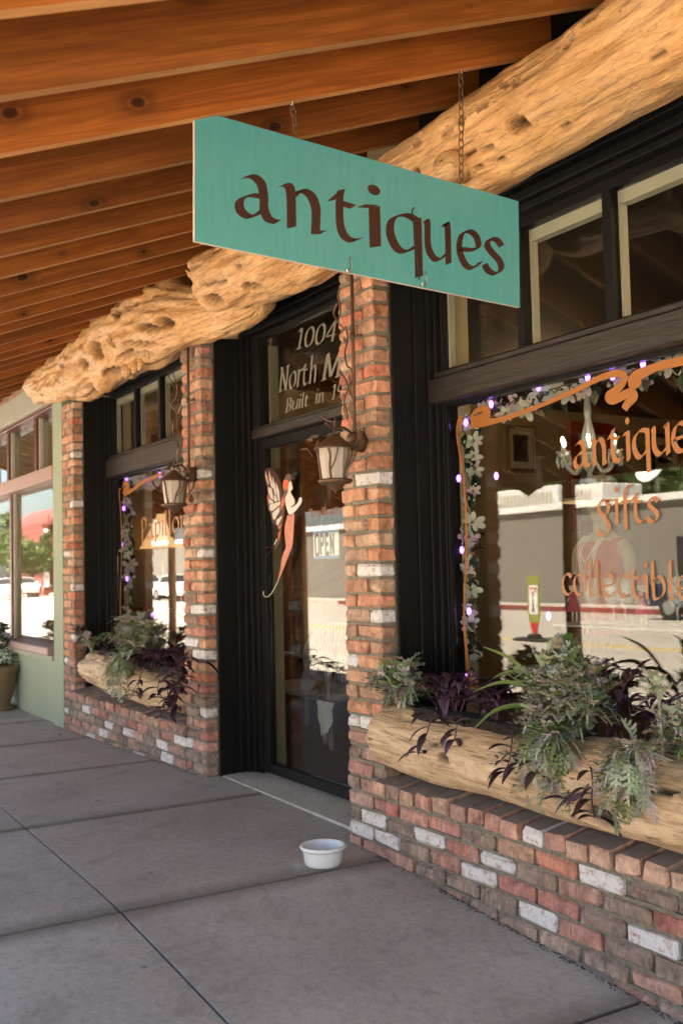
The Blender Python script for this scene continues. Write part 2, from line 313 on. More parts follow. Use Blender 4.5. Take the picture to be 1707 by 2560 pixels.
# ------------------------------------------------------------------ ground
GX = [-200, -12, -5, -3.4, -1.9, -.1, 1.25, 1.6, 2.5, 6, 200]; GZ_ = [-.05, -.05, -.03, .005, .03, 0, -.10, -.135, -.2, -.26, -.26]
gs_x = np.linspace(-14, 9, 461); gs_z = np.interp(gs_x, GX, GZ_); ker = np.hanning(15); ker /= ker.sum()
gs_z = np.convolve(np.pad(gs_z, 7, mode='edge'), ker, 'valid')
def gz(x): return float(np.interp(x, gs_x, gs_z))
def sidewalk():
    b = MB(); jx = [-9.6, -8.22, -6.85, -5.48, -4.11, -2.74, -1.37, 0.0, 1.43, 2.8, 4.2, 5.6]; jy = [-2.36, -1.18]; hw = .006; hx = .013
    X = sorted(set([round(-12+.12*i, 4) for i in range(159)]+[round(j+d, 4) for j in jx for d in (-hx, -hx*.88, hx*.88, hx)]))
    Y = sorted(set([-3.3, -3, -2.7, -2, -1.8, -1.5, -1, -.8, -.6, -.4, -.2, 0, .1]+[round(j+d, 4) for j in jy for d in (-hw, -hw*.4, hw*.4, hw)]))
    def dip(x, y):
        return -.02 if min(abs(x-j) for j in jx) < hx*.93 else (-.012 if min(abs(y-j) for j in jy) < hw*.6 else 0)
    vs = [(x, y, gz(x)+dip(x, y)) for x in X for y in Y]; ny = len(Y)
    fs = [(i*ny+j, (i+1)*ny+j, (i+1)*ny+j+1, i*ny+j+1) for i in range(len(X)-1) for j in range(ny-1)]
    b.add(vs, fs); b.c = [(.13, .11, .09) if dip(v[0], v[1]) < 0 else ((.6, .57, .54) if min(abs(v[0]-j) for j in jx) < hx*1.2 else (1, 1, 1)) for v in vs]
    b.box(X[0], X[-1], -3.45, -3.3, -.6, -.16)   # kerb stone body below
    X2 = [-12+.5*i for i in range(39)]
    b.add([(x, y, gz(x)-d) for x in X2 for (y, d) in ((-3.3, 0), (-3.46, .006), (-3.47, .2))], [(i*3+j, (i+1)*3+j, (i+1)*3+j+1, i*3+j+1)[::-1] for i in range(38) for j in range(2)])
    tag(b.build('sidewalk', M['conc']), 'grey brown concrete sidewalk scored into square slabs', 'sidewalk', kind='structure')
sidewalk()
b = MB(); b.add([(-400, -300, -.24), (400, -300, -.24), (400, 300, -.24), (-400, 300, -.24)], [(0, 1, 2, 3)])
tag(b.build('road', M['asphalt']), 'pale sunlit road running past the shops', 'road', kind='structure')
b = MB(); b.box(-120, 60, -10.62, -10.52, -.25, -.235); b.box(-120, 60, -10.38, -10.28, -.25, -.235)
tag(b.build('road_markings', M['painty']), 'double yellow line along the middle of the road', 'road marking', kind='structure')
b = MB(); b.cbox(-34, -14, -19.598, -19.44, -.3, -.085, .01); b.cbox(-62, -46, -19.598, -19.44, -.3, -.085, .01)
tag(b.build('kerb', simple('red_kerb_paint', (.20, .05, .04), .6, .2, 4, .1)), 'red painted kerb on the far side of the road', 'kerb', kind='structure')
b = MB(); b.box(-120, 60, -21.4, -19.6, -.3, -.08, bev=.02)
tag(b.build('pavement', M['conc']), 'pavement on the far side of the road', 'pavement', kind='structure')
b = MB()                                             # sloping slab of the door recess
b.add([(-1.93, .10, .034), (-.28, .10, .02), (-.28, .42, .05), (-1.93, .42, .05), (-1.93, .104, -.2), (-.28, .104, -.2)], [(0, 1, 2, 3), (0, 4, 5, 1)])
tag(b.build('doorstep', M['conc']), 'worn concrete slab sloping up to the glass door', 'doorstep', kind='structure')

# ------------------------------------------------------------------ brickwork
CH = .068
PAL = [(.48, .21, .11), (.54, .26, .14), (.56, .30, .18), (.42, .22, .13), (.36, .21, .13), (.30, .19, .13), (.46, .16, .09), (.52, .235, .14), (.40, .17, .11), (.50, .32, .21), (.55, .27, .16)]
PALL = [(.44, .19, .14), (.46, .235, .175), (.28, .185, .145), (.23, .165, .13), (.50, .28, .21), (.42, .16, .12), (.30, .21, .16), (.42, .21, .155), (.27, .19, .15)]  # lower courses pinker and greyer: less warm light put into the palette
def zline(n, sh=0): return CH*(36.6-n)+sh
class Brickwork:
    def __init__(s, seed): s.b = MB(); s.r = random.Random(seed)
    def one(s, x0, x1, y0, y1, z0, z1, white=None, low=False, col=None, bev=.006):
        r = s.r
        white = (r.random() < .07) if white is None else white
        c = col or r.choice(PALL if low else PAL); k = r.uniform(.8, 1.15); m_ = sum(c)/3; w_ = .84 if low else .95; s.b.col = tuple((q*w_+m_*(1-w_))*k for q in c)
        dy = r.uniform(-.004, .003); s.b.cbox(x0, x1, y0+dy, y1, z0, z1, bev*r.uniform(.6, 1.7), .003, r, mi=1 if white else 0)
        s.b.col = (1, 1, 1)
def pier(name, xr, w_, n0, n1, sh, seed, whites={}, cut=None, parent=None, ph=0):
    W = Brickwork(seed); m = MB(); J = .011; xl = xr-w_
    for n in range(n0, n1):
        z1 = zline(n, sh)-J/2-.001; z0 = zline(n+1, sh)+J/2+.001; low = n > 27
        if (n+ph) % 2 == 0: xs = [(xl, xl+.192), (xl+.192+.02, xr)]
        else: xs = [(xl, xl+.088), (xl+.088+.022, xr)]
        for i, (a, c) in enumerate(xs):
            j = W.r.uniform(-.004, .004); W.one(a+(j if i == 0 else 0), c-(j if i == 1 else 0), 0, .086, z0, z1, white=((n, i) in whites) if whites is not None else None, low=low)
        m.box(xl+.008, xr-.007, .006+.0015*((n*7) % 3), .08, zline(n+1, sh)-J/2-.001, zline(n+1, sh)+J/2+.001)   # bed joint nearly flush
    m.box(xl+.014, xr-.014, .018, .13, -.3, zline(n0, sh))
    o = W.b.build(name, [M['brick'], M['wbrick']], parent); m.build('mortar', M['mortar'], o, loc=(0, 0, 0))
    return o
shop = thing('shop_building', 'antiques shop front of old brick piers and black painted timber', 'building')
pier('brick_pier', 0.0, .3, -3, 39, 0, 11, {(12, 1), (18, 1), (21, 1), (24, 0), (28, 0), (28, 1), (34, 1), (35, 0), (35, 1)}, parent=shop, ph=1)
pier('brick_pier', -1.913, .3, -3, 39, -.01, 23, {(9, 1), (16, 1), (21, 1), (24, 0), (25, 1), (30, 1), (33, 0)}, parent=shop)
pier('brick_pier', -4.527, .3, -3, 38, -.02, 35, {(3, 1), (9, 1), (15, 0), (19, 1), (25, 1), (28, 0), (34, 0)}, parent=shop, ph=1)
pier('brick_pier', 2.62, .3, -3, 42, 0, 47, None, parent=shop)
def lowwall(name, x0, x1, sh, seed, whites, special, n1, first, parent):
    W = Brickwork(seed); m = MB(); J = .011; P = .212
    for n in range(32, n1):
        off = first[(n-32) % 2]; i = 0; x = x0+off-P
        while x < x1:
            a, c = max(x, x0+.003), min(x+P-.017, x1-.003)
            if c-a > .03: W.one(a, c, -.004, .09, zline(n+1, sh)+J/2, zline(n, sh)-J/2, white=(n, i) in whites, low=True, col=special.get((n, i)))
            x += P; i += 1
        m.box(x0, x1, .004+.0015*((n*5) % 3), .08, zline(n+1, sh)-J/2-.001, zline(n+1, sh)+J/2+.001)
    m.box(x0, x1, .014, .31, -.5, zline(32, sh)-.005)
    o = W.b.build(name, [M['brick'], M['wbrick']], parent); m.build('mortar', M['mortar'], o)
    S = Brickwork(seed+5); sm = MB(); x = x0-.05 if sh == 0 else x0-.03      # sill of bricks laid on flat, tilted
    while x < x1-.02:
        ww = S.r.uniform(.088, .1); p0 = -.028-S.r.uniform(0, .012); z0 = .262+sh+S.r.uniform(-.004, .004)
        v0 = len(S.b.v); S.one(x, min(x+ww, x1+.03), p0, .30, z0, z0+.058, white=(S.r.random() < .06), low=True, bev=.005, col=S.r.choice([(.46, .22, .16), (.42, .19, .13), (.48, .28, .17), (.5, .3, .2), (.36, .2, .15)]))
        nf = len(S.b.m)-26; S.b.m[nf+5] = 2
        sk = S.r.uniform(-.02, .02)
        for q in range(v0, len(S.b.v)):
            X_, Y_, Z_ = S.b.v[q]; S.b.v[q] = (X_+(Y_-p0)*sk, Y_, Z_+(Y_-p0)*.16)
        x += ww+.015
    so_ = S.b.build('brick_sill', [M['brick'], M['wbrick'], M['silltop']], parent)
    sm.add([(x0-.03, -.004, .262+sh), (x1, -.004, .262+sh), (x1, .31, .345+sh), (x0-.03, .31, .345+sh), (x0-.03, -.004, .24+sh), (x1, -.004, .24+sh), (x1, .31, .24+sh), (x0-.03, .31, .24+sh)],
           [(0, 1, 2, 3), (0, 4, 5, 1), (1, 5, 6, 2), (3, 7, 4, 0), (2, 6, 7, 3)])
    sm.build('mortar', M['mortar'], so_)
whR = {(33, 6), (34, 1), (34, 3), (35, 0), (35, 3), (35, 7), (36, 4), (37, 9)}
spR = {(33, 5): (.46, .17, .10), (33, 4): (.54, .28, .16), (34, 7): (.38, .13, .10), (33, 0): (.45, .13, .10), (34, 2): (.44, .16, .12), (33, 3): (.24, .17, .13), (33, 7): (.24, .17, .13), (33, 1): (.50, .23, .17), (33, 2): (.48, .2, .15)}
lowwall('low_brick_wall', 0.004, 2.316, 0, 61, whR, spR, 42, (.212, .106), shop)
whL = {(33, 1), (34, 4), (34, 6), (35, 3), (35, 9), (36, 2), (36, 7), (37, 5), (33, 10), (38, 6), (34, 9)}
lowwall('low_brick_wall', -4.523, -2.217, -.015, 83, whL, {}, 39, (.1, .2), shop)

# ------------------------------------------------------------------ timber shop front
YG = .34
def B_(name, boxes, mat, parent=shop, bev=.002):
    if name in ('inner_reveal', 'window_casing', 'door_casing', 'front_wall', 'room_wall', 'stucco_wall') and len(boxes) > 1:
        if name.endswith('casing'):
            for h in (boxes[0::2], boxes[1::2]): o = B1(name, h, mat, parent, bev)
            return o
        for h in boxes: o = B1(name, [h], mat, parent, bev)
        return o
    return B1(name, boxes, mat, parent, bev)
def B1(name, boxes, mat, parent, bev):
    q = MB()
    for bx in boxes: q.cbox(*bx, bev) if bev else q.box(*bx)
    return q.build(name, mat, parent)
def jambs(x0, x1, ztop, y1=.20, name='window_casing', z0=.2, w=(.024, .038, .058, .072), ys=(.235, .262, .29, .315)):
    "timber reveals lining the two piers of an opening, stepping in towards the glass"
    for sg_ in (1, -1):
        def bx(a, c, y0, y1_):
            X = (x0+a, x0+c) if sg_ > 0 else (x1-c, x1-a); return (X[0], X[1], y0, y1_, z0, ztop)
        L = [bx(.001, .012, .088, .40), bx(.0125, w[0], y1, .40)]
        for k in range(3): L.append(bx(w[k]+.0005, w[k+1], ys[k+1], .40))
        q = MB()
        for b_ in L: q.cbox(*b_, .0025)
        q.build(name, M['black'], shop)
def bay(x0, x1, zb, zt, zs, mull, tt):
    "glazing of one display window between two piers"
    jambs(x0, x1, tt+.02); gx0, gx1 = x0+.0725, x1-.0725
    fr = B_('display_window', [(gx0, gx1, .30, .40, .30, zb), (gx0, gx0+.008, .325, .37, zb, zt), (gx1-.008, gx1, .325, .37, zb, zt), (gx0, gx1, .32, .37, zt-.014, zt)], M['black'])
    q = MB(); q.box(gx0+.009, gx1-.009, YG, YG+.006, zb+.002, zt-.015); q.build('pane', M['glass'], fr)
    q = MB(); q.cbox(x0+.025, x1-.025, .262, .39, zt, zs-.035, .006); q.cbox(x0+.04, x1-.04, .285, .385, zs-.0345, zs, .009); q.build('transom_bar', M['bar'], shop)
    tf = B_('transom_window', [(gx0, gx1, .30, .39, tt, tt+.04)]+[(m-.02, m+.02, .305, .38, zs, tt) for m in mull]+[(gx0, gx0+.01, .31, .38, zs, tt), (gx1-.01, gx1, .31, .38, zs, tt)], M['black'])
    e = [gx0+.01]+[v for m in mull for v in (m-.02, m+.02)]+[gx1-.01]
    q = MB(); t_ = MB()
    for i in range(0, len(e), 2):
        q.box(e[i]+.001, e[i+1]-.001, YG, YG+.006, zs+.001, tt-.001)
        t_.box(e[i]+.001, e[i]+.014, .348, .38, zs+.002, tt-.001); t_.box(e[i]+.0145, e[i+1]-.001, .348, .39, tt-.05, tt-.002)
    q.build('pane', M['glass'], tf); t_.build('inner_bead', M['trim'], tf)
    B_('inner_reveal', [(x0, gx0-.004, .402, .475, 0.2, 2.95), (gx1+.004, x1, .402, .475, .2, 2.95), (gx0-.003, gx1+.003, .402, .475, .2, .50), (gx0-.003, gx1+.003, .402, .475, tt+.046, 2.95)], M['cream'])
    B_('head_moulding', [(x0, x1, .25, .40, tt+.042, tt+.072), (x0, x1, .225, .40, tt+.0745, tt+.115), (x0, x1, .19, .40, tt+.1175, tt+.18), (x0, x1, .215, .40, tt+.182, tt+.24), (x0, x1, .15, .40, tt+.242, 3.42)], M['black'], bev=.005)
bay(0.002, 2.318, .52, 1.968, 2.115, (.622, 1.106, 1.59, 2.06), 2.60)
bay(-4.525, -2.215, .52, at(292, 1195, 'y', YG).z, at(283, 1143, 'y', YG).z, (at(349, 1120, 'y', YG).x, at(411, 1120, 'y', YG).x, -2.86), 2.69)
# door recess
jambs(-1.911, -.302, 2.66, .215, 'door_casing', 0.0, (.03, .06, .095, .145), (.235, .25, .275, .295))
XD0, XD1 = -1.765, -.45
B_('head_moulding', [(-1.90, -.31, .25, .40, 2.665, 2.70), (-1.90, -.31, .22, .40, 2.702, 2.745), (-1.90, -.31, .19, .40, 2.747, 2.81), (-1.90, -.31, .215, .40, 2.812, 3.42)], M['black'], bev=.005)
door = B_('glass_door', [(XD0+.003, XD0+.078, .305, .35, .055, 2.02), (XD1-.078, XD1-.003, .305, .35, .055, 2.02), (XD0+.079, XD1-.079, .307, .348, .055, .115), (XD0+.079, XD1-.079, .307, .348, 1.965, 2.02)], M['black'])
q = MB(); q.box(XD0+.079, XD1-.079, .326, .332, .116, 1.964); q.build('pane', M['glass'], door)
q = MB(); q.tube([(XD1-.04, .27, 1.18), (XD1-.04, .23, 1.16), (XD1-.04, .23, .92), (XD1-.04, .27, .9)], .009); q.build('handle', M['iron'], door)
q = MB(); q.cbox(XD0+.0, XD1, .262, .39, 2.025, 2.08, .006); q.cbox(XD0, XD1, .28, .38, 2.0805, 2.10, .006); q.build('transom_bar', M['bar'], shop)
tw = B_('transom_window', [(XD0, XD0+.05, .295, .36, 2.10, 2.66), (XD1-.05, XD1, .295, .36, 2.10, 2.66), (XD0+.051, XD1-.051, .297, .358, 2.635, 2.66)], M['black'])
q = MB(); q.box(XD0+.051, XD1-.051, .326, .332, 2.101, 2.634); q.build('pane', M['glass'], tw)
B_('inner_reveal', [(-1.91, XD0-.03, .402, .43, .0, 2.95), (XD1+.03, -.30, .402, .43, .0, 2.95), (XD0-.03, XD1+.03, .402, .43, 2.67, 2.95)], M['cream'])
B_('inner_reveal', [(XD0-.029, XD0+.06, .362, .425, .05, 2.6)], simple('olive_paint', (.22, .18, .11), .5, .1, 3, 0))
# walls behind piers and the upper wall of the building
B_('front_wall', [(-2.212, -1.912, .132, .42, -.3, 3.42), (-.299, .001, .132, .42, -.3, 3.42), (2.319, 2.62, .132, .42, -.3, 3.42), (-4.826, -4.526, .132, .42, -.3, 3.42), (2.621, 9, .02, .60, -.5, 3.42)], M['cream'], bev=0)
B_('upper_wall', [(-4.83, 9, .0, .60, 3.425, 4.5)], M['beige'], bev=0)
# shell of the shop
B_('room_wall', [(-4.98, -4.75, .425, 9, -.3, 2.955), (6.4, 6.6, .425, 9, -.3, 2.955), (-4.98, 6.6, 9.002, 9.2, -.3, 2.955)], simple('interior_plaster', (.36, .26, .14), .75, .15, 2, .1), bev=0)
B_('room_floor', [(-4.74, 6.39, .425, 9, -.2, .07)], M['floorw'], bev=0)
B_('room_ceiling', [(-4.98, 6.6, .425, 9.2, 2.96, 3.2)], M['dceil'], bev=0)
B_('flat_roof', [(-4.83, 9, .425, 9.2, 3.9, 4.2)], M['grey'], bev=0)
for y0_, y1_, lab in ((.75, 1.9, 'tall dark wooden bookcase just inside the far window'), (2.0, 3.9, 'wide dark wooden cupboard along the interior wall')):
    t = thing('cupboard', lab, 'cupboard', (-4.5, (y0_+y1_)/2, .07)); q = MB(); q.cbox(-4.73, -4.3, y0_, y1_, .07, 2.45, .01); q.build('carcass', M['deck'], t, loc=(-4.5, (y0_+y1_)/2, .07))
    n_ = 3
    for k in range(n_): w_ = (y1_-y0_)/n_; q = MB(); q.cbox(-4.299, -4.28, y0_+k*w_+.02, y0_+(k+1)*w_-.02, .15, 2.38, .006); q.build('cupboard_door', M['deck'], t, loc=(-4.5, (y0_+y1_)/2, .07))
B_('wall_panel', [(-4.749, -4.735, .7, 2.0, .08, 2.2)], M['trim'], bev=0)

# ------------------------------------------------------------------ porch roof
ZB, SL = 3.037, .387
roof = thing('porch_roof', 'lean-to porch roof with exposed orange stained rafters', 'roof')
q = MB()
y0, y1, hh, t = -2.85, .06, .19, .019
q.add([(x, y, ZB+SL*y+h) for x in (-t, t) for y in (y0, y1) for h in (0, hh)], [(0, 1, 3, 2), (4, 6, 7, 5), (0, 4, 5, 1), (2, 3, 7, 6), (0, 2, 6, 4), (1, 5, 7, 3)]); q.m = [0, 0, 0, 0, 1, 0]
r0 = q.build('rafter', [M['rafter'], M['raftbounce']], roof)
rr = random.Random(5)
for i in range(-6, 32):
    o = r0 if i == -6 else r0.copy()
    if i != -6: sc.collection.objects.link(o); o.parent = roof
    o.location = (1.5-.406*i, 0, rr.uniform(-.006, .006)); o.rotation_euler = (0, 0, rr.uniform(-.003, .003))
q = MB()
yy = y0-.06; k = 0
while yy < .3:
    q.add([(x, y, ZB+SL*y+h) for x in (-11.4, 4.1) for y in (yy, yy+.137) for h in (hh+.002, hh+.024)], [(0, 1, 3, 2), (4, 6, 7, 5), (0, 4, 5, 1), (2, 3, 7, 6), (0, 2, 6, 4), (1, 5, 7, 3)]); yy += .14; k += 1
q.build('roof_deck', M['deck'], roof)
q = MB(); q.add([(x, y, ZB+SL*y+h) for x in (-11.45, 4.15) for y in (y0-.1, .35) for h in (hh+.03, hh+.06)], [(0, 1, 3, 2), (4, 6, 7, 5), (0, 4, 5, 1), (2, 3, 7, 6), (0, 2, 6, 4), (1, 5, 7, 3)]); q.build('roofing_felt', M['grey'], roof)
q = MB(); q.cbox(-11.4, 4.1, -2.90, -2.852, ZB-SL*2.85-.0, ZB-SL*2.85+hh+.02, .004); q.build('fascia_board', M['deck'], roof)
for i, x_ in enumerate((-11.2, -7.0, -2.50, 3.8)):
    q = MB(); g0 = gz(x_); q.tube([(x_, -2.83, g0), (x_+.01, -2.825, g0+.6), (x_-.01, -2.835, g0+1.2), (x_, -2.83, ZB-SL*2.885-.002)], [.075, .06, .065, .055], 14); q.build('porch_post', M['log'], roof, smooth=True)

# ------------------------------------------------------------------ gnarled logs
def log(name, prof, mat, seed, nx=360, nt=84, holes=(), amp=1.0, bumps=(), xs=1.5, parent=None, open_top=None, gouge=4):
    "prof: rows (x, y, z, ry, rz); holes: (x, theta, dx, dth, depth)"
    hr = random.Random(seed); span = prof[-1][0]-prof[0][0]; holes = list(holes)
    for _ in range(int(span*gouge)): holes.append((hr.uniform(prof[0][0]+.1, prof[-1][0]-.1), hr.uniform(2.1, 4.9), hr.uniform(.02, .13), hr.uniform(.015, .045), hr.uniform(.06, .2)))
    holes.sort(key=lambda h: h[0])
    P = np.array(prof); X = np.linspace(P[0, 0], P[-1, 0], nx); b = MB(); vs = []; cols = []
    C = [np.interp(X, P[:, 0], P[:, k]) for k in range(1, 5)]
    ker = np.hanning(21); ker /= ker.sum()
    C = [np.convolve(np.pad(c, 10, mode='edge'), ker, 'valid') for c in C]
    x0, x1 = X[0], X[-1]; sv = Vector((seed*3.7, seed*1.3, seed*2.1))
    for i, x in enumerate(X):
        e = min(x-x0, x1-x); er = min(1, e/.11); er = (1-(1-er)**2.2)**.5
        near = [h for h in holes if abs(x-h[0]) < h[2]*1.6]
        for k in range(nt):
            th = 2*math.pi*k/nt; cy, cz = math.cos(th), math.sin(th)
            p = Vector((x*xs, cy*.9, cz*.9))+sv; wv = noise.noise(p*1.3)*.8
            a = noise.noise(Vector((x*1.3*xs, cy*1.1+wv*.4, cz*1.1))+sv)*.22
            a += (noise.noise(Vector((x*2.6+wv*.8, cy*3.2, cz*3.2+wv))+sv))*.10
            rdg = 1-abs(noise.noise(Vector((x*2.0+wv*.7, cy*5.5+wv, cz*5.5))+sv*2))*2.2; a += max(0, rdg)**2*-.07
            a += noise.noise(Vector((x*9, cy*9, cz*9))+sv)*.03+noise.noise(Vector((x*20, cy*26, cz*26))+sv)*.012
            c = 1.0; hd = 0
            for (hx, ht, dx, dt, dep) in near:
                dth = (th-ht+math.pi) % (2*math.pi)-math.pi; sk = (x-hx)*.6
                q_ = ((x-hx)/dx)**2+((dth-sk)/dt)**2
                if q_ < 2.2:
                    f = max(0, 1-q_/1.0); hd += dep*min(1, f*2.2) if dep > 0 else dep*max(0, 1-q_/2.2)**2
                    if dep > 0 and q_ < 1: c = min(c, 1-.86*min(1, f*1.8))  # hollows darkened in vertex colour: dark knot wood plus painted-in shade
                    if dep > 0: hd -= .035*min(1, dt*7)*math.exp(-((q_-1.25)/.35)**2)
            for (bx_, bt, dx, dt, h_) in bumps:
                dth = (th-bt+math.pi) % (2*math.pi)-math.pi; q_ = ((x-bx_)/dx)**2+(dth/dt)**2; a += h_*math.exp(-q_)
            r = (1+a*amp-hd)*er
            if open_top: 
                pass
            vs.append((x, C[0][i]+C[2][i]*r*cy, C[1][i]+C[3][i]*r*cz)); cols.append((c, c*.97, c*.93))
    n0 = len(vs); vs.append((x0-.0, C[0][0], C[1][0])); vs.append((x1, C[0][-1], C[1][-1])); cols += [(1, 1, 1)]*2
    fs = [(i*nt+k, i*nt+(k+1) % nt, (i+1)*nt+(k+1) % nt, (i+1)*nt+k)[::-1] for i in range(nx-1) for k in range(nt)]
    fs += [(n0, k, (k+1) % nt)[::-1] for k in range(nt)]+[(n0+1, (nx-1)*nt+(k+1) % nt, (nx-1)*nt+k)[::-1] for k in range(nt)]
    b.add(vs, fs); b.c = cols
    return b.build(name, mat, parent, smooth=True, loc=(float((x0+x1)/2), float(C[0].mean()), float(C[1].mean())) if parent is None else (0, 0, 0))
PI = math.pi
# theta: 0 = towards wall(+y), pi/2 up, pi = towards street(-y), 3pi/2 down
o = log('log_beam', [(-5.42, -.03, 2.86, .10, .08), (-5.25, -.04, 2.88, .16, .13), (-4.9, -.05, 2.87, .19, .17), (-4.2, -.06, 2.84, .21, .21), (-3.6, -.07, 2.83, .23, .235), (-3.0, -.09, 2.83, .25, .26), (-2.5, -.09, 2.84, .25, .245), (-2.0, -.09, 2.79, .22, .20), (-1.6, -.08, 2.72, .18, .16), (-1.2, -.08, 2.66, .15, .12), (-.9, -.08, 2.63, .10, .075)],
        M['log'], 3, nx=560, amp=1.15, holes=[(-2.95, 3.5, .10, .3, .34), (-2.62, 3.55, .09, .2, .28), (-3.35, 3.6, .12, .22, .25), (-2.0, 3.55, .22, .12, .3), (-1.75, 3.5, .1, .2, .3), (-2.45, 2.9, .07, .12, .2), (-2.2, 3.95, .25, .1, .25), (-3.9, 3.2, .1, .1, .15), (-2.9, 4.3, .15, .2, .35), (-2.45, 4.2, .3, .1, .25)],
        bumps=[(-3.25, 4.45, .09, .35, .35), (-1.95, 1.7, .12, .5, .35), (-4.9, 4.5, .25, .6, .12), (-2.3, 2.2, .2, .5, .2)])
tag(o, 'knobbly peeled log beam resting on the two brick piers left of the door', 'log beam')
for (px, py, l, r_k) in ((352, 905, .09, .022), (372, 880, .07, .016), (318, 925, .07, .04), (338, 915, .08, .026)):
    p = at(px, py, 'y', -.16); q = MB(); q.tube([p+Vector((.0, .03, .06)), p, p+Vector((.015, -.01, -l*.6))], [r_k*1.2, r_k, r_k*.75], 10); k_ = q.build('branch_stub', M['log'], o, smooth=True, loc=tuple(p))
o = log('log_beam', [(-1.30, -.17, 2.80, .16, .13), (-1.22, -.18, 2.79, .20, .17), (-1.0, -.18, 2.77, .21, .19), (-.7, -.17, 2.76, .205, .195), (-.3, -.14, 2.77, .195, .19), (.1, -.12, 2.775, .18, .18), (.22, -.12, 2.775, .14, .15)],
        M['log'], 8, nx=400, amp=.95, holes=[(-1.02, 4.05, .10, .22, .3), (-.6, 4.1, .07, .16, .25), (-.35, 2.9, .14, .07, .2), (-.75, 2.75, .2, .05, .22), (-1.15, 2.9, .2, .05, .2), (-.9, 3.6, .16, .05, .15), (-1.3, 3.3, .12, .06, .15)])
tag(o, 'split ended log beam over the shop door, half hidden by the teal sign', 'log beam')
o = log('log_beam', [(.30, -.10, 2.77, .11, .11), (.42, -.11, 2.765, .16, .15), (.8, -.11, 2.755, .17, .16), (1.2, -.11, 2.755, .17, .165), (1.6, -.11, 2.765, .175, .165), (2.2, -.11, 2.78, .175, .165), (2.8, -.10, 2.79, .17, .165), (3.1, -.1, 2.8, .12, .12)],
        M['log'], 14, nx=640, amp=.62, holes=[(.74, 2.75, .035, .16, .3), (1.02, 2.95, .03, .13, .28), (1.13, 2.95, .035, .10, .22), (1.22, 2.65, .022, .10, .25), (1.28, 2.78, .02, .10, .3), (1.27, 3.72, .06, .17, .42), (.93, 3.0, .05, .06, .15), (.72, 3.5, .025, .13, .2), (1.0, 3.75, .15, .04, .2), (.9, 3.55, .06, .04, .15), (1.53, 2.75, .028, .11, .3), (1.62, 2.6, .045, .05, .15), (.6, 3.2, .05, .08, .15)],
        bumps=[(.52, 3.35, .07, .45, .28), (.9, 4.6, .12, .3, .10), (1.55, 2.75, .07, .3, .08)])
tag(o, 'pitted orange peeled log beam running to the right of the teal sign', 'log beam')
q = MB(); c_ = at(1104, 410, 'y', -.30); q.tube([c_+Vector((-.02, .12, .02)), c_+Vector((-.005, .03, 0)), c_], [.06, .055, .043], 18); q.tube([c_+Vector((-.002, .012, 0)), c_+Vector((.002, -.006, 0))], .012, 7)
q.build('branch_stub', M['log'], o, smooth=True, loc=tuple(c_))

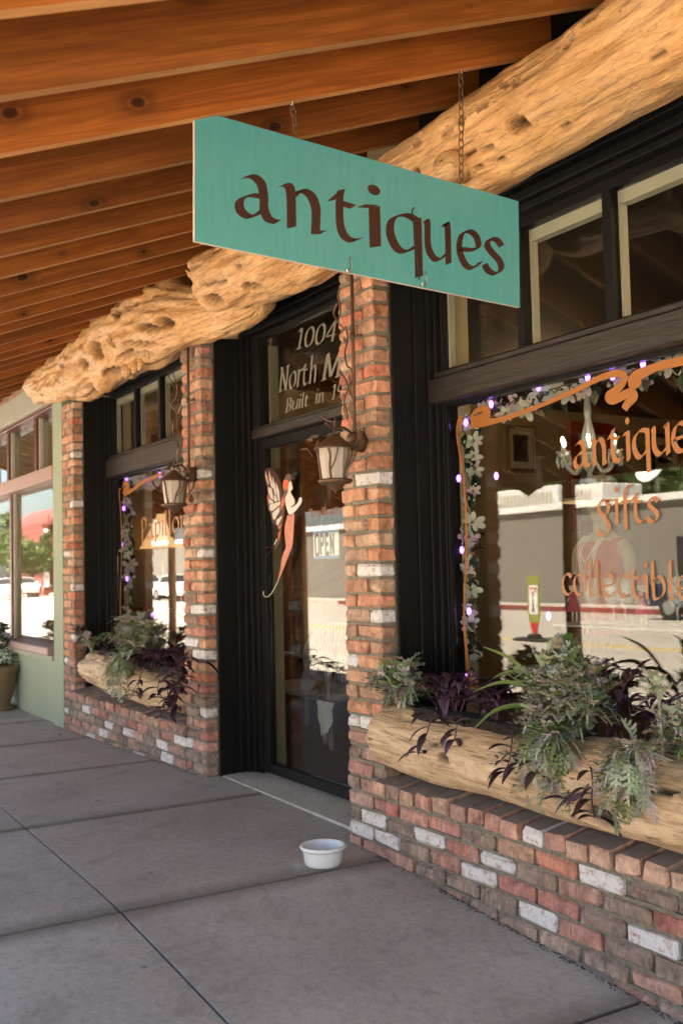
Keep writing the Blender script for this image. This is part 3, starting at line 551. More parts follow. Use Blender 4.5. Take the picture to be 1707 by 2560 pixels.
# ------------------------------------------------------------------ lettering engine (broad-nib strokes)
GL = {
 'a': (1.02, [[(.2, .88), (.42, .97), (.62, .85), (.68, .55), (.68, .28), (.78, .07), (1.0, .05)], [(.66, .56), (.36, .52), (.12, .34), (.14, .1), (.38, .03), (.66, .26)]]),
 'n': (1.06, [[(.02, .92), (.17, .97), (.24, .78), (.24, 0)], [(.26, .7), (.46, .92), (.68, .88), (.8, .62), (.8, .3), (.78, .0)], [(.78, .01), (.98, .07)]]),
 't': (.84, [[(.3, 1.2), (.24, .95), (.24, .35), (.36, .08), (.58, .03), (.78, .14)], [(.0, .86), (.26, 1.12)], [(.2, .87), (.60, .85)]]),
 'i': (.45, [[(.0, .93), (.24, .99)], [(.24, .99), (.24, 0)], [(.24, 1.40)]]),
 'q': (1.0, [[(.8, .92), (.5, .98), (.18, .8), (.1, .45), (.26, .1), (.5, .06), (.8, .3)], [(.82, .97), (.82, -.5)]]),
 'u': (1.0, [[(.06, .97), (.14, .9), (.14, .34), (.3, .08), (.52, .06), (.8, .28)], [(.7, .93), (.82, .98), (.82, 0)]]),
 'e': (.96, [[(.14, .46), (.5, .5), (.78, .62), (.72, .88), (.48, .98), (.2, .84), (.1, .45), (.28, .1), (.56, .04), (.86, .26)]]),
 's': (.8, [[(.66, .82), (.5, .96), (.26, .93), (.16, .75), (.32, .58), (.56, .42), (.62, .2), (.42, .03), (.18, .06), (.05, .22)]]),
 'g': (1.0, [[(.9, .95), (.6, .97), (.3, .95), (.12, .68), (.3, .38), (.6, .4), (.76, .68), (.62, .94)], [(.4, .36), (.6, .1), (.76, -.2), (.5, -.5), (.2, -.48), (.05, -.3)]]),
 'f': (.66, [[(.72, 1.5), (.5, 1.5), (.32, 1.3), (.3, .8), (.3, -.3)], [(.05, .88), (.62, .88)]]),
 'c': (.85, [[(.76, .82), (.55, .97), (.25, .86), (.1, .48), (.28, .1), (.55, .04), (.8, .2)]]),
 'o': (1.0, [[(.5, .97), (.2, .82), (.1, .45), (.28, .08), (.5, .04), (.8, .2), (.88, .55), (.74, .88), (.5, .97)]]),
 'l': (.5, [[(.04, 1.48), (.2, 1.55), (.22, 1.3), (.22, .12), (.42, .05)]]),
 'b': (1.0, [[(.04, 1.48), (.18, 1.55), (.2, 1.3), (.2, .12), (.45, .03), (.76, .22), (.84, .58), (.66, .9), (.4, .9), (.22, .72)]]),
 'p': (1.0, [[(.04, .93), (.2, .97), (.22, .8), (.22, -.5)], [(.24, .74), (.48, .97), (.78, .84), (.84, .45), (.6, .06), (.24, .1)]]),
 'P': (1.0, [[(.3, 1.4), (.3, -.35)], [(.0, 1.25), (.35, 1.5), (.8, 1.4), (.85, .95), (.6, .68), (.34, .66)]]),
 'r': (.7, [[(.04, .93), (.2, .97), (.22, .8), (.22, 0)], [(.24, .72), (.45, .96), (.66, .88)]]),
 'h': (1.0, [[(.04, 1.48), (.2, 1.55), (.22, 1.3), (.22, 0)], [(.24, .7), (.48, .95), (.74, .85), (.8, .5), (.8, .0)]]),
 'N': (1.35, [[(.25, 1.4), (.25, 0)], [(.22, 1.4), (1.05, .02)], [(1.05, 1.4), (1.05, .0)], [(.08, .02), (.42, .02)], [(.88, 1.4), (1.22, 1.4)], [(.05, 1.4), (.25, 1.4)]]),
 'M': (1.6, [[(.25, 1.4), (.2, 0)], [(.28, 1.4), (.75, .1)], [(1.25, 1.4), (.75, .1)], [(1.25, 1.4), (1.32, 0)], [(.05, .02), (.36, .02)], [(1.14, .02), (1.5, .02)]]),
 'B': (1.1, [[(.28, 1.4), (.28, .02)], [(.1, 1.38), (.65, 1.4), (.82, 1.08), (.6, .76), (.3, .74)], [(.3, .74), (.72, .7), (.92, .36), (.68, .03), (.1, .03)]]),
 '0': (1.05, [[(.5, 1.4), (.2, 1.15), (.12, .7), (.22, .22), (.5, .02), (.8, .25), (.88, .7), (.78, 1.18), (.5, 1.4)]]),
 '1': (.8, [[(.1, 1.2), (.4, 1.4), (.4, .03)], [(.15, .03), (.66, .03)]]),
 '4': (1.05, [[(.7, .0), (.7, 1.4)], [(.68, 1.4), (.05, .45)], [(.05, .42), (.95, .42)]]),
 '9': (1.05, [[(.84, .95), (.7, .68), (.4, .62), (.15, .85), (.2, 1.25), (.5, 1.42), (.8, 1.25), (.86, .9), (.7, .35), (.3, .02)]]),
 '2': (1.0, [[(.12, 1.12), (.35, 1.4), (.7, 1.3), (.78, 1.0), (.5, .5), (.1, .04)], [(.08, .04), (.88, .04)]]),
 '5': (1.0, [[(.8, 1.4), (.28, 1.38), (.2, .82)], [(.2, .82), (.55, .88), (.82, .62), (.72, .18), (.4, .02), (.1, .12)]]),
 'I': (.55, [[(.28, 1.4), (.28, 0)]]), 'O': (1.0, [[(.5, 1.4), (.2, 1.25), (.16, .7), (.2, .15), (.5, .0), (.8, .15), (.84, .7), (.8, 1.25), (.5, 1.4)]]),
 'E': (.9, [[(.2, 1.4), (.2, 0)], [(.1, 1.31), (.8, 1.31)], [(.2, .72), (.7, .72)], [(.1, .09), (.8, .09)]]),
 'Y': (1.0, [[(.1, 1.4), (.5, .7), (.5, 0)], [(.9, 1.4), (.5, .7)]]), ' ': (.55, [])}
def glyphs(mb, text, org, ux, uy, size, W=.2, thin=.02, nib=38, shear=0, nrm=(0, -1, 0), track=0, sx=1.0, const=False, widths=None):
    org, ux, uy, nrm = Vector(org), Vector(ux).normalized(), Vector(uy).normalized(), Vector(nrm)
    x = 0; lay = 0; na = R(nib); nv = Vector((math.cos(na), math.sin(na), 0))*(W/2)
    for ch in text:
        adv, st = GL[ch]
        for s_ in st:
            if len(s_) == 1:
                c_ = s_[0]; q_ = [org+ux*((x+(c_[0]+c_[1]*shear+math.cos(t)*W*.56)*sx)*size)+uy*((c_[1]+math.sin(t)*W*.62)*size)+nrm*(.0004+lay*.00005) for t in [2*PI*k/16 for k in range(16)]]
                mb.add(q_, [tuple(range(16))]); lay += 1; continue
            sm = s_ if len(s_) == 2 else spline([(a, b_, 0) for a, b_ in s_], 7)
            sm = [Vector((p[0], p[1], 0)) for p in sm]; vs = []; prev = None
            if len(s_) == 2: sm = [sm[0].lerp(sm[1], t/3) for t in range(4)]
            for i, p in enumerate(sm):
                t = (sm[min(i+1, len(sm)-1)]-sm[max(0, i-1)]).normalized(); n_ = Vector((-t.y, t.x, 0))
                if const: ov = n_*(W/2)
                else:
                    ov = nv if nv.dot(n_) > 0 else -nv
                    ov = ov + n_*thin
                for q_ in (p+ov, p-ov):
                    X_ = x+(q_.x+q_.y*shear)*sx; vs.append(org+ux*(X_*size)+uy*(q_.y*size)+nrm*(.0004+lay*.00005))
            mb.add(vs, [(2*i, 2*i+1, 2*i+3, 2*i+2) for i in range(len(sm)-1)]); lay += 1
        x += (adv+track)*sx
    return x*size

# ------------------------------------------------------------------ hanging sign
XS = 1.094
sg = thing('hanging_sign', 'teal board lettered antiques, hung crosswise from the rafters by two chains', 'sign', (XS, -.7, 2.35))
c4 = [Vector((XS, -1.308, 2.564)), Vector((XS, -.102, 2.498)), Vector((XS, -.111, 2.124)), Vector((XS, -1.314, 2.178))]
q = MB(); q.plate([p for p in c4], (-.012, 0, 0)); q.m = [0, 0, 1, 1, 1, 1]; q.build('sign_board', [M['teal'], M['edge']], sg, loc=(XS, -.7, 2.35))
q = MB()
def base_z(y): return 2.274-.0535*(y+1.15)
lets = [('a', -1.186, -1.046), ('n', -1.036, -.884), ('t', -.861, -.758), ('i', -.75, -.688), ('q', -.658, -.522), ('u', -.512, -.404), ('e', -.379, -.279), ('s', -.268, -.182)]
for ch, a, c in lets:
    adv = {'a': 1.0, 'n': 1.0, 't': .76, 'i': .3, 'q': .9, 'u': .9, 'e': .84, 's': .68}[ch]; S_ = .131 if ch != 's' else .128
    glyphs(q, ch, (XS, a, base_z(a)), (0, 1, -.0535), (0, 0, 1), S_, W=.205, thin=.017, nib=30, nrm=(1, 0, 0), sx=(c-a)/(adv*S_))
q.build('lettering', M['brown'], sg, loc=(XS, -.7, 2.35))
def chain(p0, p1, mat, name, parent, L=.034, wr=.0021):
    d = p1-p0; n = max(1, round(d.length/(L*.78))); q = MB()
    for i in range(n):
        c = p0+d*((i+.5)/n); a = d.normalized(); s_ = Vector((0, 1, 0)) if i % 2 else Vector((1, 0, 0)); s_ = (s_-a*s_.dot(a)).normalized()
        pts = [c+a*(math.sin(t)*L*.5)+s_*(math.cos(t)*L*.27) for t in [2*PI*k/14 for k in range(15)]]; q.tube(pts, wr, 6, cap=False)
    return q.build(name, mat, parent, smooth=True, loc=tuple(p0))
chain(at(729, 250, 'x', XS+.003), at(741, 330, 'x', XS+.003), M['rust'], 'chain', sg)
chain(at(1152, 175, 'x', XS+.003), at(1152, 448, 'x', XS+.003), M['rust'], 'chain', sg)
for px, py in ((742, 338), (1152, 452)):
    p = at(px, py, 'x', XS+.004); q = MB(); q.tube([p+Vector((-.004, 0, .012)), p+Vector((.002, .002, .004)), p+Vector((0, 0, -.006)), p+Vector((-.012, 0, -.008))], .0022, 6); q.build('screw_eye', M['rust'], sg, loc=tuple(p))
for px, py in ((729, 250), (1152, 172)):
    p = at(px, py, 'x', XS+.003); q = MB(); q.tube([p+Vector((-.002, 0, .03)), p, p+Vector((0, .006, -.008)), p+Vector((0, 0, -.014))], .0022, 6); q.build('screw_eye', M['zinc'], sg, loc=tuple(p))
for px, py in ((876, 652), (1063, 688)):
    p = at(px, py, 'x', XS+.004); q = MB(); q.tube(spline([p+Vector((-.003, 0, .012)), p+Vector((.002, 0, .0)), p+Vector((.002, .002, -.02)), p+Vector((.002, -.004, -.034)), p+Vector((.002, -.013, -.036)), p+Vector((.002, -.016, -.026))], 4), .0024, 7); q.build('hook', M['zinc'], sg, smooth=True, loc=tuple(p))
q = MB(); q.tube(spline([at(*v, 'x', XS+.004) for v in ((1036, 519), (1030, 528), (1034, 560), (1037, 620), (1044, 665), (1048, 700))], 4), .0022, 6); q.build('dark_strap', M['dark'], sg, smooth=True)

# ------------------------------------------------------------------ lettering on the shop windows
UX, UZ = (1, 0, 0), (0, 0, 1); yq = YG-.0006
def wline(text, pa, pb, advs, size, W=.2, mat='orange', yy=yq, nib=30, shear=0, track=0, name='window_lettering', ya=YG):
    a, c = at(*pa, 'y', ya), at(*pb, 'y', ya); L = c.x-a.x; q = MB(); sx = L/((advs)*size)
    glyphs(q, text, (a.x, yy, a.z), (1, 0, (c.z-a.z)/L), UZ, size, W=W, thin=.02, nib=nib, sx=sx, shear=shear, track=track); q.build(name, M[mat], shop)
wline('antiques', (1433, 1172), (1575, 1150), 3.24, .102, W=.21)
wline('gifts', (1492, 1309), (1652, 1305), 3.75, .088, W=.19)
wline('collectibles', (1403, 1487), (1690, 1500), 7.45, .084, W=.17)
wline('Papillon', (352, 1352), (450, 1329), 5.47, .112, W=.17, nib=35)
yd = .3254
wline('1004', (738, 874), (845, 850), 4.1, .077, W=.17, mat='silver', yy=yd, nib=20, shear=.25, track=.0, ya=.326)
wline('North', (696, 981), (791, 955), 4.89, .098, W=.18, mat='silver', yy=yd, nib=20, shear=.25, ya=.326)
wline('M', (803, 952), (850, 940), 1.5, .098, W=.18, mat='silver', yy=yd, nib=20, shear=.25, ya=.326)
wline('Built', (712, 1031), (773, 1014), 3.9, .052, W=.19, mat='silver', yy=yd, nib=20, shear=.25, ya=.326)
wline('in', (786, 1010), (810, 1004), 1.5, .052, W=.19, mat='silver', yy=yd, nib=20, shear=.25, ya=.326)
wline('19', (826, 1000), (858, 992), 1.85, .052, W=.19, mat='silver', yy=yd, nib=20, shear=.25, ya=.326)
wline('PapillonII', (772, 1292), (853, 1284), 8.1, .028, W=.13, yy=yd, nib=35, ya=.326)
def ribbon(mb, pts, ws, y=yq, n=10):
    P = spline([(a, y, c) for a, c in pts], n); Wd = np.interp(np.linspace(0, 1, len(P)), np.linspace(0, 1, len(ws)), ws); vs = []
    for i, p in enumerate(P):
        t = (P[min(i+1, len(P)-1)]-P[max(i-1, 0)]).normalized(); n_ = Vector((-t.z, 0, t.x)); dy = Vector((0, -3e-5*i, 0)); vs += [p+n_*Wd[i]/2+dy, p-n_*Wd[i]/2+dy]
    mb.add(vs, [(2*i, 2*i+1, 2*i+3, 2*i+2) for i in range(len(P)-1)])
def A(px, py, y=YG): v = at(px, py, 'y', y); return (v.x, v.z)
q = MB()
ribbon(q, [A(1175, 1044), A(1190, 1027), A(1212, 1022), A(1218, 1036), A(1196, 1052), A(1180, 1056), A(1240, 1052), A(1330, 1022), A(1430, 980), A(1500, 945), A(1545, 934), A(1562, 944), A(1550, 968), A(1522, 990), A(1535, 1000), A(1575, 982), A(1588, 992), A(1570, 1010), A(1562, 1024)],
       [.01, .02, .03, .045, .05, .06, .022, .018, .02, .024, .028, .03, .03, .034, .034, .034, .03, .035, .03])
ribbon(q, [A(1600, 948, YG-.001), A(1585, 955), A(1592, 940), A(1640, 918), A(1680, 908), A(1760, 890)], [.03, .06, .045, .03, .032, .03], y=yq-.0004)
ribbon(q, [A(1152, 1075), A(1152, 1045), A(1145, 1058), A(1143, 1090), A(1152, 1150), A(1162, 1230), A(1166, 1320), A(1164, 1430), A(1161, 1540), A(1166, 1620), A(1175, 1700), A(1186, 1740)], [.008, .022, .018, .014, .014, .013, .013, .013, .014, .02, .03, .045], y=yq-.0002)
q.build('painted_scroll', M['orange'], shop)
q = MB(); ribbon(q, [A(308, 1212), A(318, 1208), A(320, 1222), A(312, 1230), A(330, 1226), A(360, 1205), A(405, 1185)], [.02, .05, .06, .07, .03, .028, .028]); ribbon(q, [A(302, 1222), A(299, 1235), A(304, 1300), A(305, 1400), A(302, 1500), A(303, 1560)], [.02, .018, .016, .015, .016, .02], y=yq-.0003); q.build('painted_scroll', M['orange'], shop)

# ------------------------------------------------------------------ door fairy (flat painted metal cut-out) and OPEN card
FY = .295
def F(u, v): p = at(640+u/6.19, 1150+v/6.19, 'y', FY); return p
fa = thing('fairy_ornament', 'painted metal fairy with orange butterfly wings fixed to the glass door', 'ornament', tuple(F(520, 700)))
def plate(name, pts, mat, dy=0, th=.003, smooth=True, parent=fa):
    P = [F(*p) for p in pts]; P = spline(P+[P[0]], 4)[:-1] if smooth else P
    q = MB(); q.plate([p+Vector((0, dy, 0)) for p in P], (0, th, 0)); return q.build(name, mat, parent, loc=tuple(F(520, 700)))
mw = simple('dark_wing_paint', (.075, .022, .02), .4); mwh = simple('pale_ornament_paint', (.66, .60, .52), .4, .06, 8, 0); mor = simple('orange_ornament_paint', (.62, .13, .05), .4, .3, 30, 0)
mpk = simple('coral_skirt_paint', (.58, .20, .13), .4, .45, 26, 0)
wing = plate('wing', [(200, 120), (270, 150), (340, 250), (390, 380), (410, 560), (440, 680), (430, 880), (390, 1100), (370, 1260), (310, 1380), (290, 1370), (350, 1200), (340, 1050), (250, 970), (230, 850), (190, 760), (170, 640), (180, 520), (150, 350), (130, 220), (150, 140)], mw)
q = MB()
for cell in ([(150, 170), (175, 260), (200, 370), (190, 390), (150, 260)], [(205, 160), (240, 300), (270, 440), (240, 420), (205, 280)], [(255, 250), (300, 400), (320, 560), (290, 520), (262, 380)], [(310, 340), (360, 480), (370, 640), (345, 620), (315, 460)], [(190, 420), (245, 440), (275, 620), (230, 590), (195, 500)], [(280, 540), (320, 570), (330, 640), (285, 640)],
             [(215, 690), (380, 640), (375, 690), (250, 790), (210, 770)], [(200, 590), (265, 640), (270, 665), (205, 680)], [(255, 820), (370, 720), (365, 800), (285, 930), (262, 900)], [(320, 930), (405, 860), (400, 900), (340, 1010), (318, 990)], [(320, 1220), (335, 1225), (290, 1320), (280, 1310)]):
    P = [F(*c)+Vector((0, -.0012, 0)) for c in cell]; q = MB(); q.plate(P, (0, .001, 0)); q.build('wing_cell', mwh, wing, loc=tuple(F(520, 700)))
q = MB()
for cell in ([(195, 240), (215, 260), (220, 320), (200, 330)], [(175, 540), (200, 560), (195, 620), (178, 640)], [(345, 1040), (395, 980), (385, 1050), (355, 1070)], [(345, 1130), (390, 1090), (370, 1200), (345, 1250)], [(405, 600), (440, 560), (440, 680), (385, 780), (390, 700)]):
    q = MB(); q.plate([F(*c)+Vector((0, -.0014, 0)) for c in cell], (0, .001, 0)); q.build('wing_spot', mor, wing, loc=tuple(F(520, 700)))
plate('body', [(525, 330), (545, 330), (552, 370), (568, 430), (555, 465), (540, 475), (545, 520), (580, 580), (600, 630), (598, 680), (560, 710), (548, 735), (610, 700), (650, 660), (670, 600), (690, 575), (710, 590), (708, 650), (680, 700), (620, 780), (560, 835), (520, 845), (495, 800), (470, 720), (452, 640), (460, 570), (490, 510), (500, 450), (505, 380)], mwh, -.002)
q_ = plate('hair', [(460, 240), (500, 215), (550, 240), (555, 290), (530, 330), (510, 420), (480, 490), (460, 560), (430, 600), (410, 560), (430, 500), (415, 440), (418, 350), (445, 290)], simple('brown_hair_paint', (.13, .07, .05), .5), -.001)
plate('flower', [(440, 320), (480, 305), (515, 330), (505, 400), (480, 465), (440, 450), (425, 400)], mor, -.004)
plate('skirt', [(495, 850), (540, 860), (595, 830), (590, 1000), (580, 1180), (565, 1330), (520, 1450), (480, 1550), (440, 1660), (390, 1780), (345, 1870), (350, 1840), (385, 1690), (400, 1560), (430, 1440), (470, 1350), (455, 1200), (450, 1050), (470, 950)], mpk, -.003)
q = MB(); q.tube(spline([F(*p) for p in ((352, 1850), (300, 1960), (240, 2060), (190, 2110), (140, 2115), (112, 2070), (118, 2030))], 5), [.0025]*30+[.0018], 6); q.build('tail_curl', mwh, fa, smooth=True, loc=tuple(F(520, 700)))
q = MB()
for e in ((165, 1355), (165, 1480)): q.tube(spline([F(300, 1340), F(230, (1340+e[1])/2), F(*e)], 4), .0013, 5); q.ball(F(*e), .006, 8)
q.build('antennae', mw, fa, loc=tuple(F(520, 700)))
op = thing('open_sign', 'white OPEN card with blue edges hung on a string inside the door glass', 'sign', tuple(at(818, 1358, 'y', .352)))
def C_(px, py): return at(px, py, 'y', .352)
p0 = C_(783, 1332); card = (p0.x, p0.x+.27, at(784, 1398, 'y', .352).z, at(784, 1328, 'y', .352).z)
q = MB(); q.box(card[0], card[1], .352, .355, card[2], card[3]); q.build('card', simple('white_card', (.9, .89, .86), .7, .02), op, loc=tuple(C_(818, 1358)))
q = MB(); q.box(card[0], card[1], .3508, .3518, card[3]-.016, card[3]); q.box(card[0], card[1], .3508, .3518, card[2], card[2]+.016); q.build('blue_edge', simple('blue_print', (.12, .25, .55), .5), op, loc=tuple(C_(818, 1358)))
GLN = {'N': [[(.2, 0), (.2, 1.4)], [(.2, 1.35), (.75, .05)], [(.75, 1.4), (.75, 0)]], 'P': [[(.2, 0), (.2, 1.4)], [(.2, 1.31), (.6, 1.31), (.74, 1.05), (.6, .75), (.2, .72)]]}
q = MB(); sv_ = {k: GL[k] for k in 'NP'}; GL['N'] = (.98, GLN['N']); GL['P'] = (.95, GLN['P'])
glyphs(q, 'OPEN', (card[0]+.012, .3516, card[2]+.13*(card[3]-card[2])), UX, UZ, .74*(card[3]-card[2])/1.4, W=.30, const=True, sx=.70); GL.update(sv_)
q.build('lettering', M['dark'], op, loc=tuple(C_(818, 1358)))
q = MB(); t_ = Vector(((card[0]+card[1])/2+.0, .352, card[3]+.14)); q.tube([(card[0]+.07, .353, card[3]), t_, (card[1]-.06, .353, card[3])], .0012, 5); q.build('string', M['straw'], op, loc=tuple(C_(818, 1358)))

# ------------------------------------------------------------------ iron lanterns
def lantern(label, cpx, cpy, rodx, seed, P):
    rg = random.Random(seed); y = P['y']; c = at(cpx, cpy, 'y', y)       # c = centre of the glass body
    t = thing('lantern', label, 'lantern', tuple(c), group='iron lanterns on the brick piers')
    lc = tuple(c); hub = Vector((rodx, -.045, c.z+.115)); q = MB(); q.tube([(rodx, -.03, 2.66), (rodx-.001, -.03, 2.3), (rodx, -.035, c.z+.1)], .0085, 10)
    q.tube([(rodx, -.034, 2.30), (rodx+.0, -.034, 2.27)], .013, 10); q.tube([(rodx, -.034, 2.285), (rodx+.03, .0, 2.285)], .006, 6); q.build('hanging_rod', M['iron'], t, smooth=True, loc=lc)
    q = MB(); q.tube([hub+Vector((0, .05, -.03)), hub+Vector((0, 0, -.03))], [.05, .045], 14); q.ball(hub+Vector((.01, -.005, -.02)), .03, 12); q.build('wall_mount', M['iron'], t, smooth=True, loc=lc)
    apex = c+Vector((0, 0, .115)); q = MB(); q.tube(spline([hub, (hub+apex)/2+Vector((0, 0, .02)), apex+Vector((0, 0, .005)), apex+(apex-hub)*.45+Vector((0, 0, .02))], 5), .006, 8); q.tube([apex+Vector((0, 0, -.01)), apex+Vector((.004, 0, .03)), apex+Vector((.01, 0, .06))], [.006, .004, .001], 6); q.build('arm', M['iron'], t, smooth=True, loc=lc)
    q = MB(); q.lathe([(.004, .10), (.014, .098), (.028, .085), (.05, .066), (.075, .048), (.088, .036), (.090, .030), (.085, .030), (.06, .05), (.02, .08)], c, 28); q.build('lantern_cap', M['iron'], t, smooth=True, loc=lc)
    q = MB(); q.lathe([(.070, .04), (.068, .0), (.060, -.07), (.056, -.10), (.050, -.10), (.055, -.06), (.063, .0), (.065, .04)], c, 10, sq=None); q.build('frosted_glass', M['frost'], t, smooth=False, loc=lc)
    q = MB(); q.lathe([(.0, -.100), (.072, -.100), (.076, -.106), (.066, -.118), (.045, -.12), (.035, -.13), (.02, -.142), (.006, -.148), (.005, -.16), (.0, -.162)], c, 24); q.build('lantern_base', M['iron'], t, smooth=True, loc=lc)
    q = MB(); q.ball(c+Vector((0, 0, -.03)), .012, 8, sc_=(1, 1, 1.5)); q.build('bulb', M['ember'], t, smooth=True, loc=lc)
    q = MB()
    for k in range(5):
        th = k*2*PI/5+P['ph']; th2 = th+rg.uniform(-.35, .35)
        def pp(th_, z): r_q = .076-(.04-z)*.11; return c+Vector((math.cos(th_)*r_q, math.sin(th_)*r_q, z))
        q.tube(spline([pp(th, .04), pp(th+.12, .0), pp((th+th2)/2, -.05), pp(th2, -.1)], 5), .0042, 7)
        if k % 2 == 0: q.tube(spline([pp(th+.6, .03), pp(th+.45, -.02), pp((th+th2)/2+.05, -.06)], 4), .003, 6)
    q.build('cage_bars', M['iron'], t, smooth=True, loc=lc)
    q = MB()                                                     # iron twigs climbing beside the rod
    def leaf(p, d, l, wd):
        d = Vector(d).normalized(); s_ = d.cross(Vector((.3, -1, .1))).normalized(); v = [p, p+d*l*.35+s_*wd, p+d*l*.75+s_*wd*.6, p+d*l, p+d*l*.75-s_*wd*.6, p+d*l*.35-s_*wd]; q.plate(v, (0, .003, 0))
    for tw in P['twigs']:
        pts = [at(a, b_, 'y', P['ty']+.01*math.sin(i*1.7)) for i, (a, b_) in enumerate(tw)]
        pts = spline(pts, 5); n = len(pts); q.tube(pts, [.0055-.0035*i/n for i in range(n)], 7)
    for (a, b_, a2, b2, wd) in P['leaves']:
        p1, p2 = at(a, b_, 'y', P['ty']-.008), at(a2, b2, 'y', P['ty']-.012); leaf(p1, p2-p1, (p2-p1).length, wd)
    q.build('iron_twigs', M['iron'], t, smooth=False, loc=lc)
    return t
# pixel helpers: right lantern crop factor 7.84 from (740,640) and (740,920)
def U1(u, v): return (740+u/7.84, 640+v/7.84)
def U2(u, v): return (740+u/7.84, 920+v/7.84)
def U3(u, v): return (370+u/5.345, 860+v/5.345)
la = lantern('brown iron lantern with twig arms on the pier right of the door', 837, 1141, at(884, 900, 'y', -.03).x, 3, dict(y=-.2, ph=.3, ty=-.07,
    twigs=[[U1(820, 760), U1(870, 1050), U1(830, 1280), U1(900, 1400)], [U1(815, 920), U1(740, 1120), U1(820, 1300), U1(930, 1420), U1(870, 1520)], [U1(970, 1370), U1(1010, 1600), U1(960, 1900), U1(1000, 2150), U2(1080, 30), U2(1100, 220), U2(1070, 420), U2(1120, 620), U2(1160, 1000)],
           [U2(870, 90), U2(980, 250), U2(1040, 450), U2(1100, 600)], [U2(1035, 140), U2(1050, 300), U2(960, 560), U2(940, 800), U2(990, 1000)], [U2(950, 700), U2(1000, 880), U2(1010, 1040)], [U2(1150, 1150), U2(1230, 1370), U2(1110, 1600), U2(1090, 1740)], [U2(1240, 1200), U2(1250, 1500), U2(1140, 1740), U2(1010, 2010)], [U2(1320, 1250), U2(1200, 1400), U2(1110, 1560)],
           [U2(530, 960), U2(640, 1040), U2(780, 1050)], [U2(240, 1430), U2(330, 1330), U2(450, 1330)], [U2(110, 1600), U2(230, 1590), U2(330, 1740)], [U2(430, 1420), U2(400, 1580), U2(440, 1740), U2(600, 1880), U2(690, 2070)]],
    leaves=[(*U1(820, 770), *U1(860, 610), .008), (*U1(960, 1700), *U1(930, 1570), .009), (*U2(1070, 910), *U2(1060, 640), .02), (*U2(920, 640), *U2(920, 480), .01), (*U2(1210, 1180), *U2(1220, 1040), .016), (*U2(330, 1420), *U2(260, 1400), .012)]))
lb_ = lantern('brown iron lantern on the pier between the left window and the door', 436, 1217, at(472, 1000, 'y', -.03).x, 9, dict(y=-.17, ph=1.2, ty=-.07,
    twigs=[[U3(430, 1700), U3(400, 1600), U3(420, 1480), U3(465, 1290), U3(400, 1120), U3(385, 930), U3(310, 810), U3(270, 750), U3(272, 670)], [U3(315, 810), U3(380, 700), U3(390, 560), U3(355, 470), U3(345, 370)], [U3(370, 640), U3(350, 570), U3(290, 460), U3(262, 370)], [U3(460, 1280), U3(400, 1180), U3(345, 1040)], [U3(440, 1400), U3(350, 1260), U3(335, 1120)],
           [U3(400, 1010), U3(430, 960), U3(452, 900)], [U3(395, 1500), U3(430, 1420), U3(455, 1330)], [U3(520, 1620), U3(600, 1800), U3(600, 1920), U3(540, 2010), U3(450, 2100)], [U3(560, 1750), U3(545, 1850), U3(560, 1980)], [U3(290, 1800), U3(230, 1920), U3(232, 2060), U3(215, 2160)], [U3(185, 1800), U3(170, 1900), U3(210, 2020)]],
    leaves=[(*U3(390, 940), *U3(458, 820), .012), (*U3(330, 1180), *U3(335, 1060), .008), (*U3(390, 1500), *U3(395, 1400), .01), (*U3(400, 1380), *U3(350, 1250), .012), (*U3(585, 2130), *U3(575, 2000), .02)]))

# ------------------------------------------------------------------ planter logs
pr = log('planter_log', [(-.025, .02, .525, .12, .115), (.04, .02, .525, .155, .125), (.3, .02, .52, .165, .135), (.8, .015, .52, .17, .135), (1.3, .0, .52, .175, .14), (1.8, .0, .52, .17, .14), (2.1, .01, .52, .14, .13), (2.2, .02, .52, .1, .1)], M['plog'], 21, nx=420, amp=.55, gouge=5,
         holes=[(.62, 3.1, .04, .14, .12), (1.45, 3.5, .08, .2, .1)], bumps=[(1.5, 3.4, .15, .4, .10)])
tag(pr, 'long hollowed pale log planter on the near brick sill', 'planter', 'log planters on the window sills')
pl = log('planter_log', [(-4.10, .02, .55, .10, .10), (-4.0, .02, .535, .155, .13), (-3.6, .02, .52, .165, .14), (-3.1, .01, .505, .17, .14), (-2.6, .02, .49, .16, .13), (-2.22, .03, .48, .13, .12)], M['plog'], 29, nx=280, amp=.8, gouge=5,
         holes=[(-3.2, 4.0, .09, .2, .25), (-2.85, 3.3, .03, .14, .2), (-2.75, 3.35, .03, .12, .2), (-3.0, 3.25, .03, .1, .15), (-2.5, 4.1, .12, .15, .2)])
tag(pl, 'shorter knotty pale log planter on the far brick sill', 'planter', 'log planters on the window sills')
for o_, xa, xb in ((pr, .12, 2.05), (pl, -3.9, -2.3)):           # planting trough cut into the top, as a dark soil bed
    q = MB(); n = 30; rg = random.Random(4)
    vs = []
    for i in range(n+1):
        x = xa+(xb-xa)*i/n; h = min(1, min(i, n-i)/3); cz = .645 if o_ is pr else .672-.035*(i/n)*1.5
        for k in range(5): y = (-.085+.17*k/4)*h; vs.append((x, y+.02, cz+(.012 if 0 < k < 4 else -.02)+rg.uniform(0, .012)))
    q.add(vs, [(i*5+k, (i+1)*5+k, (i+1)*5+k+1, i*5+k+1) for i in range(n) for k in range(4)]); so_ = q.build('soil', M['soil'], None); so_.parent = o_; so_.location = -Vector(o_.location)

